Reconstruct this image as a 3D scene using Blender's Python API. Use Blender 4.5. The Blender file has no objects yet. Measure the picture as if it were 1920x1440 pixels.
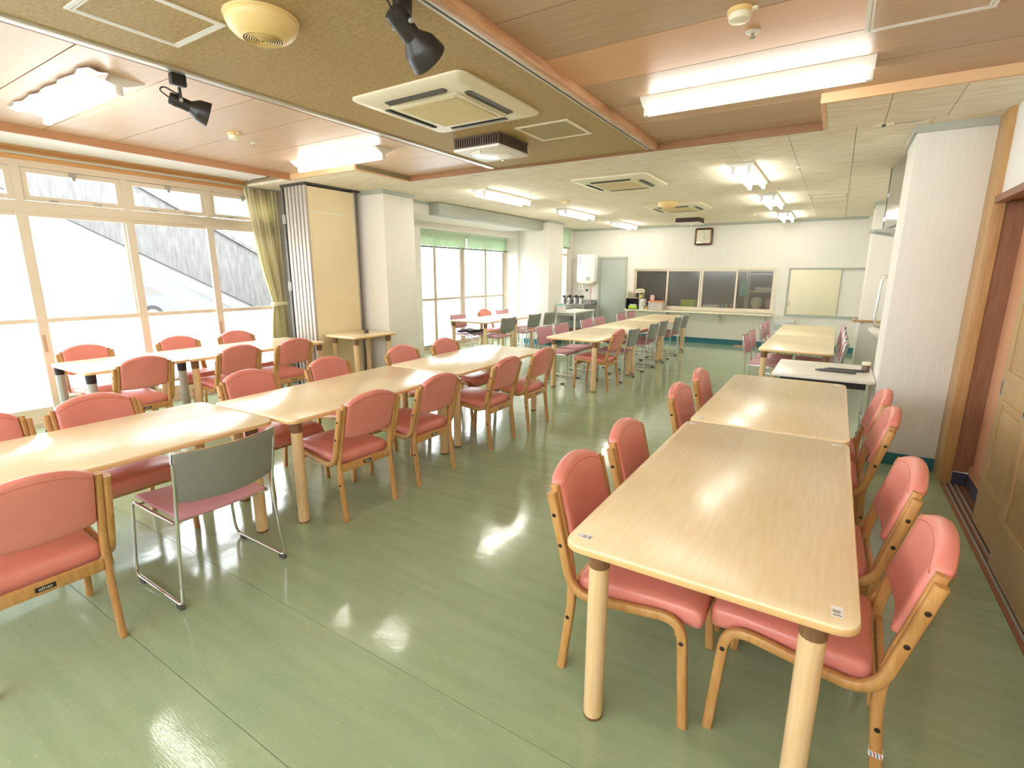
import bpy, bmesh, math, random
from mathutils import Vector, Matrix
random.seed(7)
PI = math.pi
S = bpy.context.scene
COL = S.collection

# ------------------------------------------------------------------ camera, sky, exposure
cam = bpy.data.objects.new('camera', bpy.data.cameras.new('camera'))
COL.objects.link(cam)
cam.data.sensor_fit = 'HORIZONTAL'; cam.data.sensor_width = 36.0
cam.data.lens = 945.78 / 1920 * 36.0
cam.data.clip_start = 0.05; cam.data.clip_end = 300
_r = (0.8454092, 0.5341092, 0.0032551); _u = (-0.1173930, 0.1798620, 0.9766619); _f = (-0.5210587, 0.8260611, -0.2147577)
cam.matrix_world = Matrix(((_r[0], _u[0], -_f[0], 0), (_r[1], _u[1], -_f[1], 0), (_r[2], _u[2], -_f[2], 1.61), (0, 0, 0, 1)))
S.camera = cam
w = bpy.data.worlds.new('sky'); S.world = w; w.use_nodes = True
w.node_tree.nodes['Background'].inputs[0].default_value = (0.90, 0.95, 1.0, 1)
w.node_tree.nodes['Background'].inputs[1].default_value = 5.6
S.view_settings.view_transform = 'Standard'; S.view_settings.look = 'None'
S.view_settings.gamma = 1.0; S.view_settings.use_curve_mapping = False
S.view_settings.exposure = 1.10
TUBE = 14.0           # radiance of the fluorescent tubes

# ------------------------------------------------------------------ mesh helpers
class MB:
    def __init__(s): s.bm = bmesh.new()
    def raw(s, vs, fs):
        v = [s.bm.verts.new(p) for p in vs]
        for f in fs:
            try: s.bm.faces.new([v[i] for i in f])
            except ValueError: pass
        return s
    def box(s, x0, x1, y0, y1, z0, z1, bev=0, seg=2, M=None):
        r = bmesh.ops.create_cube(s.bm, size=1.0)
        T = Matrix.Translation(((x0+x1)/2, (y0+y1)/2, (z0+z1)/2)) @ Matrix.Diagonal((x1-x0, y1-y0, z1-z0, 1))
        bmesh.ops.transform(s.bm, matrix=T, verts=r['verts'])
        vs = r['verts']
        if bev:
            es = list({e for v in vs for e in v.link_edges})
            q = bmesh.ops.bevel(s.bm, geom=es, offset=bev, segments=seg, profile=0.5, affect='EDGES')
            vs = list({v for f in q['faces'] for v in f.verts} | {v for v in vs if v.is_valid})
        if M is not None: bmesh.ops.transform(s.bm, matrix=M, verts=vs)
        return s
    def rings(s, rings, cap=True, closed=False):
        n = len(rings[0]); V = [[s.bm.verts.new(p) for p in r] for r in rings]
        m = len(V)
        for i in range(m if closed else m-1):
            a, b = V[i], V[(i+1) % m]
            for k in range(n):
                s.bm.faces.new((a[k], a[(k+1) % n], b[(k+1) % n], b[k]))
        if cap and not closed:
            s.bm.faces.new(V[0][::-1]); s.bm.faces.new(V[-1])
        return s
    def cyl(s, p0, p1, r0, r1=None, n=14, cap=True):
        return s.tube([p0, p1], r0, n, cap, r1)
    def tube(s, path, r, n=8, cap=True, r1=None, closed=False):
        P = [Vector(p) for p in path]; m = len(P); rings = []
        t0 = (P[1]-P[0]).normalized()
        up = Vector((0, 0, 1)) if abs(t0.z) < 0.9 else Vector((0, 1, 0))
        nrm = (up - t0*up.dot(t0)).normalized()
        for i in range(m):
            if closed: t = (P[(i+1) % m]-P[i-1]).normalized()
            elif i == 0: t = t0
            elif i == m-1: t = (P[i]-P[i-1]).normalized()
            else: t = ((P[i]-P[i-1]).normalized()+(P[i+1]-P[i]).normalized()).normalized()
            nrm = (nrm - t*nrm.dot(t)).normalized(); b = t.cross(nrm)
            rr = r if r1 is None else r+(r1-r)*i/(m-1)
            rings.append([P[i]+(nrm*math.cos(2*PI*k/n)+b*math.sin(2*PI*k/n))*rr for k in range(n)])
        return s.rings(rings, cap, closed)
    def lathe(s, prof, c=(0, 0, 0), ax=(0, 0, 1), n=20, cap=True):
        ax = Vector(ax).normalized(); c = Vector(c)
        a = ax.orthogonal().normalized(); b = ax.cross(a)
        return s.rings([[c+ax*h+(a*math.cos(2*PI*k/n)+b*math.sin(2*PI*k/n))*max(r, 1e-4) for k in range(n)] for r, h in prof], cap)
    def prism(s, poly, z0, z1, M=None):
        a = [Vector((p[0], p[1], z0)) for p in poly]; b = [Vector((p[0], p[1], z1)) for p in poly]
        if M is not None: a = [M @ p for p in a]; b = [M @ p for p in b]
        return s.rings([a, b])
    def sweep(s, path, t, y0, y1, ch=0.005):
        """rectangular strip along a path in the xz plane"""
        P = [Vector((p[0], p[1])) for p in path]; m = len(P); rings = []
        for i in range(m):
            d = (P[min(i+1, m-1)]-P[max(i-1, 0)]).normalized(); nx = Vector((-d.y, d.x)); h = t/2
            sec = [(-h, y0+ch), (-h+ch, y0), (h-ch, y0), (h, y0+ch), (h, y1-ch), (h-ch, y1), (-h+ch, y1), (-h, y1-ch)]
            rings.append([Vector((P[i].x+nx.x*a, y, P[i].y+nx.y*a)) for a, y in sec])
        return s.rings(rings)
    def rbox(s, hx, hy, hz, r, nx=6, ny=6, nz=3, warp=None):
        """rounded box about the origin, dense enough to warp"""
        H = (hx, hy, hz)
        def co(h, n):
            q = [-h, -h+r*0.35, -h+r]; k = max(n, 1)
            q += [-h+r+(2*h-2*r)*i/k for i in range(1, k)]
            return q+[h-r, h-r*0.35, h]
        C = [co(hx, nx), co(hy, ny), co(hz, nz)]; vm = {}
        def vert(i):
            if i in vm: return vm[i]
            q = [C[k][i[k]] for k in range(3)]
            c = [min(max(q[k], -H[k]+r), H[k]-r) for k in range(3)]
            d = Vector([q[k]-c[k] for k in range(3)]); L = d.length
            p = Vector(c)+(d*(r/L) if L > 1e-9 else d)
            if warp: p = Vector(warp(*p))
            vm[i] = s.bm.verts.new(p); return vm[i]
        N = [len(C[k]) for k in range(3)]
        for ax in range(3):
            u, v = (ax+1) % 3, (ax+2) % 3
            for side in (0, N[ax]-1):
                for a in range(N[u]-1):
                    for b in range(N[v]-1):
                        q = []
                        for (da, db) in ((0, 0), (1, 0), (1, 1), (0, 1)):
                            i = [0, 0, 0]; i[ax] = side; i[u] = a+da; i[v] = b+db; q.append(vert(tuple(i)))
                        s.bm.faces.new(q if side else q[::-1])
        return s
    def mesh(s, name, smooth=40):
        bmesh.ops.remove_doubles(s.bm, verts=s.bm.verts, dist=1e-6)
        bmesh.ops.recalc_face_normals(s.bm, faces=s.bm.faces)
        me = bpy.data.meshes.new(name); s.bm.to_mesh(me); s.bm.free()
        if smooth:
            me.shade_smooth(); me.set_sharp_from_angle(angle=math.radians(smooth))
        return me

def put(name, mb, mat, parent=None, loc=(0, 0, 0), rot=(0, 0, 0), smooth=40):
    me = mb.mesh(name, smooth) if isinstance(mb, MB) else mb
    if mat is not None and len(me.materials) == 0: me.materials.append(mat)
    o = bpy.data.objects.new(name, me); COL.objects.link(o)
    o.location = loc; o.rotation_euler = rot
    if parent is not None: o.parent = parent
    return o
def box(name, b, mat, parent=None, bev=0, seg=2):
    return put(name, MB().box(*b, bev=bev, seg=seg), mat, parent)
def struct(o, label=None):
    o['kind'] = 'structure'
    if label: o['label'] = label
    return o
def tag(o, label, cat, group=None):
    o['label'] = label; o['category'] = cat
    if group: o['group'] = group
    return o
def thing(name, label, cat, loc=(0, 0, 0), rz=0, group=None, rot=None):
    o = bpy.data.objects.new(name, None); COL.objects.link(o); o.empty_display_size = 0.1
    o.location = loc; o.rotation_euler = rot or (0, 0, rz)
    return tag(o, label, cat, group)
def copy_tree(o, parent=None):
    c = o.copy(); COL.objects.link(c)
    if parent is not None: c.parent = parent
    for ch in list(o.children): copy_tree(ch, c)
    return c
def fillet(pts, rad, n=6):
    out = [Vector(pts[0])]
    for i in range(1, len(pts)-1):
        p, a, b = Vector(pts[i]), Vector(pts[i-1]), Vector(pts[i+1]); r = rad[i-1] if isinstance(rad, (list, tuple)) else rad
        u = (a-p).normalized(); v = (b-p).normalized()
        A = p+u*r; B = p+v*r
        for k in range(n+1):
            t = k/n; out.append(A*(1-t)**2+p*2*t*(1-t)+B*t*t)
    out.append(Vector(pts[-1])); return out
def rrect(x0, x1, y0, y1, r, n=5):
    o = []
    for cx, cy, a0 in ((x1-r, y1-r, 0), (x0+r, y1-r, 90), (x0+r, y0+r, 180), (x1-r, y0+r, 270)):
        for k in range(n+1):
            a = math.radians(a0+90*k/n); o.append((cx+r*math.cos(a), cy+r*math.sin(a)))
    return o
def slab(mb, x0, x1, y0, y1, z0, z1, r, e=0.008, n=5):
    """rounded-corner board with eased edges"""
    R = []
    for inset, z in ((e, z0), (e*0.3, z0+e*0.3), (0, z0+e), (0, z1-e), (e*0.3, z1-e*0.3), (e, z1)):
        R.append([Vector((p[0], p[1], z)) for p in rrect(x0+inset, x1-inset, y0+inset, y1-inset, max(r-inset, 0.002), n)])
    return mb.rings(R)
def text_mesh(txt, size, name='lettering', depth=0.0006):
    cu = bpy.data.curves.new(name, 'FONT'); cu.body = txt; cu.size = size; cu.align_x = 'CENTER'; cu.align_y = 'CENTER'
    cu.extrude = depth; cu.resolution_u = 2
    o = bpy.data.objects.new(name, cu); COL.objects.link(o)
    dg = bpy.context.evaluated_depsgraph_get(); me = bpy.data.meshes.new_from_object(o.evaluated_get(dg))
    bpy.data.objects.remove(o); bpy.data.curves.remove(cu); me.name = name; me.materials.clear()
    return me

# ------------------------------------------------------------------ materials
def hexlin(c):
    return tuple(((x/255)/12.92 if x/255 <= 0.04045 else ((x/255+0.055)/1.055)**2.4) for x in c)
def mat(name, c, rough=0.5, metal=0.0, spec=0.5, coat=0.0, var=None, scale=(1, 1, 1), nscale=8.0, detail=3.0, bump=0.0, bscale=None, rand=0.0, emit=0.0, croug=0.1, world=False):
    """principled material; var = second colour mixed in by noise stretched by scale"""
    m = bpy.data.materials.new(name); m.use_nodes = True; nt = m.node_tree; N = nt.nodes; L = nt.links
    p = N['Principled BSDF']; c = hexlin(c)
    p.inputs['Base Color'].default_value = (*c, 1); p.inputs['Roughness'].default_value = rough
    p.inputs['Metallic'].default_value = metal; p.inputs['Specular IOR Level'].default_value = spec
    p.inputs['Coat Weight'].default_value = coat; p.inputs['Coat Roughness'].default_value = croug
    if emit:
        p.inputs['Emission Color'].default_value = (*c, 1); p.inputs['Emission Strength'].default_value = emit
    tc = mp = None
    if var is not None or bump:
        tc = N.new('ShaderNodeTexCoord'); mp = N.new('ShaderNodeMapping'); mp.inputs['Scale'].default_value = scale
        L.new(N.new('ShaderNodeNewGeometry').outputs['Position'] if world else tc.outputs['Object'], mp.inputs['Vector'])
    out = None
    if var is not None:
        nz = N.new('ShaderNodeTexNoise'); nz.inputs['Scale'].default_value = nscale; nz.inputs['Detail'].default_value = detail
        L.new(mp.outputs[0], nz.inputs['Vector'])
        cr = N.new('ShaderNodeValToRGB'); cr.color_ramp.elements[0].position = 0.35; cr.color_ramp.elements[1].position = 0.68
        cr.color_ramp.elements[0].color = (*c, 1); cr.color_ramp.elements[1].color = (*hexlin(var), 1)
        L.new(nz.outputs['Fac'], cr.inputs['Fac']); out = cr.outputs['Color']
        if rand:
            oi = N.new('ShaderNodeObjectInfo'); hs = N.new('ShaderNodeHueSaturation'); mr = N.new('ShaderNodeMapRange')
            mr.inputs['To Min'].default_value = 1-rand; mr.inputs['To Max'].default_value = 1+rand
            L.new(oi.outputs['Random'], mr.inputs['Value']); L.new(mr.outputs[0], hs.inputs['Value']); L.new(out, hs.inputs['Color']); out = hs.outputs[0]
        L.new(out, p.inputs['Base Color'])
    if bump:
        nb = N.new('ShaderNodeTexNoise'); nb.inputs['Scale'].default_value = bscale or nscale; nb.inputs['Detail'].default_value = 2
        L.new(mp.outputs[0], nb.inputs['Vector'])
        bp = N.new('ShaderNodeBump'); bp.inputs['Strength'].default_value = bump; bp.inputs['Distance'].default_value = 0.01
        L.new(nb.outputs['Fac'], bp.inputs['Height']); L.new(bp.outputs[0], p.inputs['Normal'])
    return m
def glassmat(name, tint=(1, 1, 1), frost=0.0, refl=1.0):
    m = bpy.data.materials.new(name); m.use_nodes = True; nt = m.node_tree; N = nt.nodes; L = nt.links
    N.remove(N['Principled BSDF']); out = N['Material Output']
    tr = N.new('ShaderNodeBsdfTransparent'); tr.inputs[0].default_value = (*tint, 1)
    gl = N.new('ShaderNodeBsdfGlossy'); gl.inputs['Roughness'].default_value = 0.02
    fr = N.new('ShaderNodeFresnel'); fr.inputs['IOR'].default_value = 1.45
    mu = N.new('ShaderNodeMath'); mu.operation = 'MULTIPLY'; mu.inputs[1].default_value = refl
    ge = N.new('ShaderNodeNewGeometry'); iv = N.new('ShaderNodeMath'); iv.operation = 'SUBTRACT'; iv.inputs[0].default_value = 1.0
    L.new(ge.outputs['Backfacing'], iv.inputs[1]); m0 = N.new('ShaderNodeMath'); m0.operation = 'MULTIPLY'
    L.new(fr.outputs[0], m0.inputs[0]); L.new(iv.outputs[0], m0.inputs[1]); L.new(m0.outputs[0], mu.inputs[0])
    mx = N.new('ShaderNodeMixShader'); L.new(mu.outputs[0], mx.inputs[0]); L.new(gl.outputs[0], mx.inputs[2])
    if frost:
        tl = N.new('ShaderNodeBsdfTranslucent'); tl.inputs[0].default_value = (*tint, 1)
        m2 = N.new('ShaderNodeMixShader'); m2.inputs[0].default_value = frost
        L.new(tr.outputs[0], m2.inputs[1]); L.new(tl.outputs[0], m2.inputs[2]); L.new(m2.outputs[0], mx.inputs[1])
    else: L.new(tr.outputs[0], mx.inputs[1])
    L.new(mx.outputs[0], out.inputs[0]); return m
def emission(name, c, s):
    m = bpy.data.materials.new(name); m.use_nodes = True; N = m.node_tree.nodes
    N.remove(N['Principled BSDF']); e = N.new('ShaderNodeEmission'); e.inputs[0].default_value = (*c, 1); e.inputs[1].default_value = s
    m.node_tree.links.new(e.outputs[0], N['Material Output'].inputs[0]); return m

M = {}
M['wall'] = mat('wall_paper', (238, 235, 226), 0.7, var=(231, 227, 216), scale=(60, 60, 0.6), nscale=3, spec=0.3)
M['white'] = mat('white_paint', (240, 238, 232), 0.6)
M['cornice'] = mat('grey_green_paint', (176, 180, 168), 0.55)
M['teal'] = mat('teal_vinyl', (44, 112, 122), 0.45)
M['wood_l'] = mat('ceiling_wood', (222, 190, 160), 0.38, var=(214, 180, 148), scale=(1.2, 26, 26), nscale=3, rand=0.05, world=True)
M['wood_r'] = mat('ceiling_wood_dark', (202, 171, 138), 0.38, var=(190, 157, 122), scale=(1.2, 26, 26), nscale=3, rand=0.10, world=True)
M['wood_o'] = mat('ceiling_wood_orange', (224, 176, 132), 0.36, var=(218, 168, 122), scale=(1.2, 26, 26), nscale=3, world=True)
M['strip'] = mat('olive_wallpaper', (186, 160, 108), 0.65, var=(168, 142, 92), scale=(7, 16, 1), nscale=4, detail=4)
M['fascia'] = mat('orange_fascia', (200, 150, 110), 0.45, var=(192, 140, 100), scale=(3, 3, 30), nscale=3)
M['fascia_red'] = mat('red_fascia', (150, 108, 66), 0.5, var=(140, 98, 58), scale=(3, 30, 30), nscale=3)
M['fascia_pale'] = mat('pale_fascia', (232, 192, 146), 0.45)
M['tile'] = mat('mineral_tile', (248, 239, 219), 0.8, var=(230, 217, 190), scale=(1.6, 9, 1), nscale=3.2, detail=8, bump=0.2, bscale=20, rand=0.025, world=True)
M['dark'] = mat('dark_gap', (40, 36, 30), 0.8)
M['alu'] = mat('aluminium_trim', (200, 196, 180), 0.35, metal=0.4)
M['alu_frame'] = mat('cream_aluminium', (226, 214, 192), 0.4, metal=0.15)
M['alu_dim'] = mat('dim_aluminium', (186, 172, 152), 0.4, metal=0.2)
M['alu_grey'] = mat('grey_aluminium', (176, 174, 164), 0.4, metal=0.3)
M['batten'] = mat('wood_batten', (216, 172, 128), 0.5, var=(196, 142, 98), scale=(12, 1.5, 12), nscale=3)
M['oak'] = mat('honey_wood', (206, 158, 96), 0.34, var=(188, 138, 76), scale=(14, 14, 2.5), nscale=4, coat=0.25, rand=0.05)
M['post'] = mat('post_wood', (198, 158, 106), 0.4, var=(184, 142, 90), scale=(30, 30, 1.5), nscale=3)
M['door'] = mat('door_veneer', (194, 164, 114), 0.42, var=(182, 150, 100), scale=(30, 30, 1.2), nscale=3)
M['jamb'] = mat('brown_jamb', (150, 104, 74), 0.5, var=(136, 90, 62), scale=(20, 20, 1.5), nscale=3)
M['orange_wall'] = mat('orange_panel', (216, 164, 128), 0.55, var=(208, 154, 118), scale=(30, 30, 1), nscale=3)
M['seam'] = mat('coral_stitching', (186, 96, 84), 0.6)
M['pink'] = mat('coral_vinyl', (229, 144, 131), 0.34, var=(224, 138, 125), nscale=5, bump=0.05, bscale=140, coat=0.15, croug=0.25, spec=0.5)
M['seat_pink'] = mat('mauve_pink_plastic', (208, 154, 164), 0.4)
M['grey_shell'] = mat('grey_plastic', (138, 140, 132), 0.45)
M['chrome'] = mat('chrome', (215, 213, 205), 0.16, metal=1.0)
M['bolt'] = mat('dark_bolt', (52, 40, 32), 0.45, metal=0.3)
M['black'] = mat('black_plastic', (34, 32, 32), 0.4)
M['lampblack'] = mat('black_lamp_paint', (44, 40, 38), 0.38)
M['foot'] = mat('grey_rubber', (92, 88, 84), 0.6)
M['top'] = mat('pale_maple_laminate', (247, 230, 193), 0.22, var=(243, 221, 178), scale=(26, 1.6, 1), nscale=3, detail=5)
M['edge'] = mat('maple_edge', (230, 190, 132), 0.38)
M['leg'] = mat('maple_leg', (236, 206, 160), 0.36, var=(228, 194, 142), scale=(30, 30, 2), nscale=3)
M['collar'] = mat('brown_collar', (140, 102, 70), 0.45, var=(124, 88, 58), scale=(60, 60, 2), nscale=3)
M['whitetop'] = mat('white_laminate', (240, 236, 226), 0.3)
M['cream'] = mat('cream_plastic', (236, 228, 200), 0.42)
M['yellowed'] = mat('yellowed_plastic', (236, 206, 140), 0.35)
M['grille'] = mat('beige_grille', (212, 194, 148), 0.8)
M['brown_plastic'] = mat('brown_louvre', (92, 74, 56), 0.5)
M['panel'] = mat('partition_panel', (240, 224, 184), 0.5, var=(236, 218, 176), scale=(2, 2, 1), nscale=2)
M['green_cloth'] = mat('green_curtain', (236, 230, 200), 0.85, spec=0.1)
def cloth(m, k):
    nt = m.node_tree; N = nt.nodes; L = nt.links; p = N['Principled BSDF']; out = N['Material Output']
    t = N.new('ShaderNodeBsdfTranslucent'); t.inputs[0].default_value = p.inputs['Base Color'].default_value
    x = N.new('ShaderNodeMixShader'); x.inputs[0].default_value = k; L.new(p.outputs[0], x.inputs[1]); L.new(t.outputs[0], x.inputs[2]); L.new(x.outputs[0], out.inputs[0])
cloth(M['green_cloth'], 0.5)
M['blind'] = mat('green_blind', (198, 220, 190), 0.5)
M['steel'] = mat('stainless', (176, 176, 172), 0.3, metal=0.9)
M['greydoor'] = mat('grey_green_door', (176, 184, 174), 0.5)
M['concrete'] = mat('board_marked_concrete', (112, 111, 109), 0.85, var=(92, 91, 89), scale=(6, 6, 1.2), nscale=3, detail=6)
M['concrete_pale'] = mat('pale_concrete', (142, 142, 140), 0.85)
M['ground'] = mat('pale_paving', (205, 206, 204), 0.85, var=(190, 192, 190), nscale=2)
M['glass'] = glassmat('clear_glass')
M['frost'] = glassmat('hazy_lower_glass', (0.97, 0.98, 1.0), 0.32, 0.8)
M['tube'] = emission('fluorescent_tube', (1.0, 0.965, 0.885), TUBE)
M['bare_tube'] = emission('bare_fluorescent_tube', (1.0, 0.965, 0.885), TUBE*1.25)
M['lampwhite'] = mat('lamp_enamel', (246, 244, 236), 0.35)
M['sticker'] = mat('white_sticker', (238, 238, 234), 0.5)
M['ink'] = mat('grey_ink', (86, 86, 84), 0.6)
M['ext_white'] = mat('white_render', (225, 225, 222), 0.8)
M['ext_dark'] = mat('grey_window', (88, 83, 79), 0.5)
def flatm(name, c, rough=0.5, metal=0): 
    if name not in M: M[name] = mat(name, c, rough, metal)
    return M[name]

def floor_material():
    m = bpy.data.materials.new('green_vinyl_floor'); m.use_nodes = True; nt = m.node_tree; N = nt.nodes; L = nt.links; p = N['Principled BSDF']
    tc = N.new('ShaderNodeTexCoord')
    def noise(sc, ns, det):
        mp = N.new('ShaderNodeMapping'); mp.inputs['Scale'].default_value = sc; L.new(tc.outputs['Object'], mp.inputs['Vector'])
        n = N.new('ShaderNodeTexNoise'); n.inputs['Scale'].default_value = ns; n.inputs['Detail'].default_value = det; L.new(mp.outputs[0], n.inputs['Vector']); return n
    def ramp(src, a, b, ca, cb):
        r = N.new('ShaderNodeValToRGB'); r.color_ramp.elements[0].position = a; r.color_ramp.elements[1].position = b
        r.color_ramp.elements[0].color = (*ca, 1); r.color_ramp.elements[1].color = (*cb, 1); L.new(src.outputs['Fac'], r.inputs['Fac']); return r
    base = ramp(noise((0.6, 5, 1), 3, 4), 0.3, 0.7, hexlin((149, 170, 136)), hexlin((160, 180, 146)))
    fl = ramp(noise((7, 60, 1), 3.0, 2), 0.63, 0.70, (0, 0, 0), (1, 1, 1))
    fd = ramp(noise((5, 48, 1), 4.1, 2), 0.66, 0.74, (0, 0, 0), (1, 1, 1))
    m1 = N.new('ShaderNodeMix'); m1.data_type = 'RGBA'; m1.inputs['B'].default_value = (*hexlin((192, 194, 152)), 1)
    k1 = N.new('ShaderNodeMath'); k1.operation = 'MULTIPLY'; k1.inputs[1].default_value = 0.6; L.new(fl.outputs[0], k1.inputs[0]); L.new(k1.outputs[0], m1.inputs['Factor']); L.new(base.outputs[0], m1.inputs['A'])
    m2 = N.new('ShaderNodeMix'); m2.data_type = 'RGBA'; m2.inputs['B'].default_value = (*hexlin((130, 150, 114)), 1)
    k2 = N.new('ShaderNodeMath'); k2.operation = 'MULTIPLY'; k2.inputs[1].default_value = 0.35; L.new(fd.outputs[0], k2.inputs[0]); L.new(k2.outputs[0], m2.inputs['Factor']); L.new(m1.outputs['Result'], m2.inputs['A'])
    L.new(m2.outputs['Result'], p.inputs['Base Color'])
    p.inputs['Roughness'].default_value = 0.11; p.inputs['Coat Weight'].default_value = 0.3; p.inputs['Coat Roughness'].default_value = 0.04
    b = noise((1, 1, 1), 5, 2); b2 = noise((4, 30, 1), 6, 2)
    ad = N.new('ShaderNodeMath'); ad.operation = 'MULTIPLY_ADD'; ad.inputs[1].default_value = 0.12; L.new(b2.outputs['Fac'], ad.inputs[0]); L.new(b.outputs['Fac'], ad.inputs[2])
    bp = N.new('ShaderNodeBump'); bp.inputs['Strength'].default_value = 0.07; bp.inputs['Distance'].default_value = 0.02
    L.new(ad.outputs[0], bp.inputs['Height']); L.new(bp.outputs[0], p.inputs['Normal']); L.new(bp.outputs[0], p.inputs['Coat Normal'])
    return m
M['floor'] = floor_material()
def reeded_glass():
    m = bpy.data.materials.new('frosted_serving_glass'); m.use_nodes = True; nt = m.node_tree; N = nt.nodes; L = nt.links
    N.remove(N['Principled BSDF'])
    rf = N.new('ShaderNodeBsdfRefraction'); rf.inputs['IOR'].default_value = 1.12; rf.inputs['Roughness'].default_value = 0.08; rf.inputs['Color'].default_value = (0.9, 0.9, 0.88, 1)
    df = N.new('ShaderNodeBsdfDiffuse'); df.inputs['Color'].default_value = (0.5, 0.48, 0.44, 1)
    gl = N.new('ShaderNodeBsdfGlossy'); gl.inputs['Roughness'].default_value = 0.12
    a = N.new('ShaderNodeMixShader'); a.inputs[0].default_value = 0.09; L.new(rf.outputs[0], a.inputs[1]); L.new(df.outputs[0], a.inputs[2])
    b = N.new('ShaderNodeMixShader'); b.inputs[0].default_value = 0.03; L.new(a.outputs[0], b.inputs[1]); L.new(gl.outputs[0], b.inputs[2])
    L.new(b.outputs[0], N['Material Output'].inputs[0]); return m
M['reeded'] = reeded_glass()

# ------------------------------------------------------------------ room dimensions (metres)
XW = -7.0            # window plane
YB = 12.54           # far wall
YN = -2.4            # wall behind the camera
ZC = 2.73            # mineral-tile ceiling
ZS = 2.75            # papered strip
ZW = 2.79            # wooden plank ceiling

# ---- floor
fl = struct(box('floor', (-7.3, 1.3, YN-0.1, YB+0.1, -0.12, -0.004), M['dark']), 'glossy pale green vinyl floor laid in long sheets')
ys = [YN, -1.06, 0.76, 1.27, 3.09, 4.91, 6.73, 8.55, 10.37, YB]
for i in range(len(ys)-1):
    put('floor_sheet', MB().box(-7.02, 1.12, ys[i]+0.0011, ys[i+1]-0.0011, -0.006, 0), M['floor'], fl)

# ---- walls
wb = MB()
for b in ((-7.2, -4.32, YB, YB+0.12, 0, 2.83), (-4.32, -1.12, YB, YB+0.12, 0, 0.76), (-4.32, -1.12, YB, YB+0.12, 1.74, 2.83), (-1.12, -0.9, YB, YB+0.12, 0, 2.83),
          (-0.9, 0.9, YB, YB+0.12, 0, 0.71), (-0.9, 0.9, YB, YB+0.12, 1.74, 2.83), (-0.9, 1.2, YB+0.06, YB+0.12, 0.71, 1.74), (0.9, 1.2, YB, YB+0.12, 0, 2.83)):
    wb.box(*b)
struct(put('wall_back', wb, M['wall']))
wf = MB()
for b in ((-7.2, -6.4, YN-0.12, YN, 0, 3.0), (0.4, 1.2, YN-0.12, YN, 0, 3.0), (-6.4, 0.4, YN-0.12, YN, 0, 1.55), (-6.4, 0.4, YN-0.12, YN, 2.55, 3.0)):
    wf.box(*b)
struct(put('wall_front', wf, M['wall']))
w6 = struct(put('added_window_6', MB().box(-6.4, 0.4, YN-0.08, YN-0.03, 1.55, 1.60).box(-6.4, 0.4, YN-0.08, YN-0.03, 2.50, 2.55), M['alu_frame']), 'unseen high windows added behind the camera for fill light')  # high windows added out of view so daylight fills the front of the room
for k in range(8):
    xx = -6.4+6.75*k/7
    put('mullion', MB().box(xx, xx+0.05, YN-0.08, YN-0.03, 1.60, 2.50), M['alu_frame'], w6)
    if k < 7: put('pane', MB().box(xx+0.05, -6.4+6.75*(k+1)/7, YN-0.06, YN-0.055, 1.60, 2.50), M['glass'], w6)
wl = MB()
wl.box(XW-0.12, XW+0.06, YN, -1.84, 0, 2.83); wl.box(XW-0.12, XW+0.06, 4.62, 5.3, 0, 2.83)      # beside the near windows
wl.box(XW-0.12, XW+0.06, -1.84, 4.62, 2.68, 2.83)
wl.box(-7.12, -6.0, 10.79, 10.95, 0, ZC); wl.box(-7.12, -6.62, 10.72, 10.79, 0, ZC)
wl.box(-7.12, -6.62, 5.3, 7.3, 0, ZC); wl.box(-7.12, -6.62, 7.3, 10.72, 2.44, ZC)
wl.box(-6.18, -6.0, 12.3, YB, 0, ZC); wl.box(-6.18, -6.0, 10.95, 12.3, 0, 0.72)
struct(put('wall_left', wl, M['wall']))
wr = MB()
wr.box(0.9, 1.12, 5.0, YB, 0, 2.83)
wr.box(0.9, 1.12, YN, 5.0, 2.14, 2.83); wr.box(0.9, 1.12, YN, 0.2, 0, 2.14)
struct(put('wall_right', wr, M['white']))
struct(box('wall_left_column', (-6.62, -5.42, 5.25, 5.85, 0, ZC), M['wall'], bev=0.006))
struct(box('wall_left_far_column', (-6.05, -5.43, 10.12, 10.79, 0, ZC), M['wall'], bev=0.006))
struct(box('wall_right_column', (0.39, 0.9, 5.25, 5.86, 0, ZC), M['wall'], bev=0.012))
struct(box('wall_right_far_column', (0.385, 0.9, 10.15, 10.72, 0, ZC), M['wall'], bev=0.012))
struct(box('trim_1', (-6.62, -5.8, 5.85, 10.12, 2.55, ZC), M['wall']))                       # downstand over the window bay
struct(box('trim_2', (-5.8, -5.58, 6.62, 10.12, 2.535, 2.72), M['cornice'], bev=0.004))        # grey boxed duct
# recessed sliding-door bay on the right
struct(box('wall_right_recess', (1.05, 1.12, 0.2, 5.0, 0.12, 2.14), M['orange_wall']))
struct(box('wall_right_jamb', (0.935, 1.05, 4.985, 5.0, 0.11, 2.14), M['jamb']))
struct(put('trim_3', MB().box(0.862, 0.935, 4.975, 5.26, 0, ZC-0.001, bev=0.004), M['post']), 'honey coloured wooden post at the edge of the white column')
struct(put('trim_4', MB().box(0.868, 0.93, YN, 4.975, 2.10, 2.15, bev=0.004).box(0.93, 1.05, YN, 4.985, 2.12, 2.15), M['jamb']), 'brown wooden lintel over the sliding doors')
struct(put('baseboard_right_recess', MB().box(1.02, 1.05, 0.2, 4.985, 0, 0.10).box(0.94, 1.03, 4.97, 4.99, 0, 0.10), flatm('navy_vinyl', (62, 66, 84), 0.5)))
struct(put('trim_5', MB().box(1.03, 1.052, 0.2, 4.985, 0.10, 0.17), M['fascia']))
tr = struct(box('trim_6', (0.872, 1.02, 0.3, 4.985, 0, 0.004), M['jamb']), 'dark sliding door track let into the floor')
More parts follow.
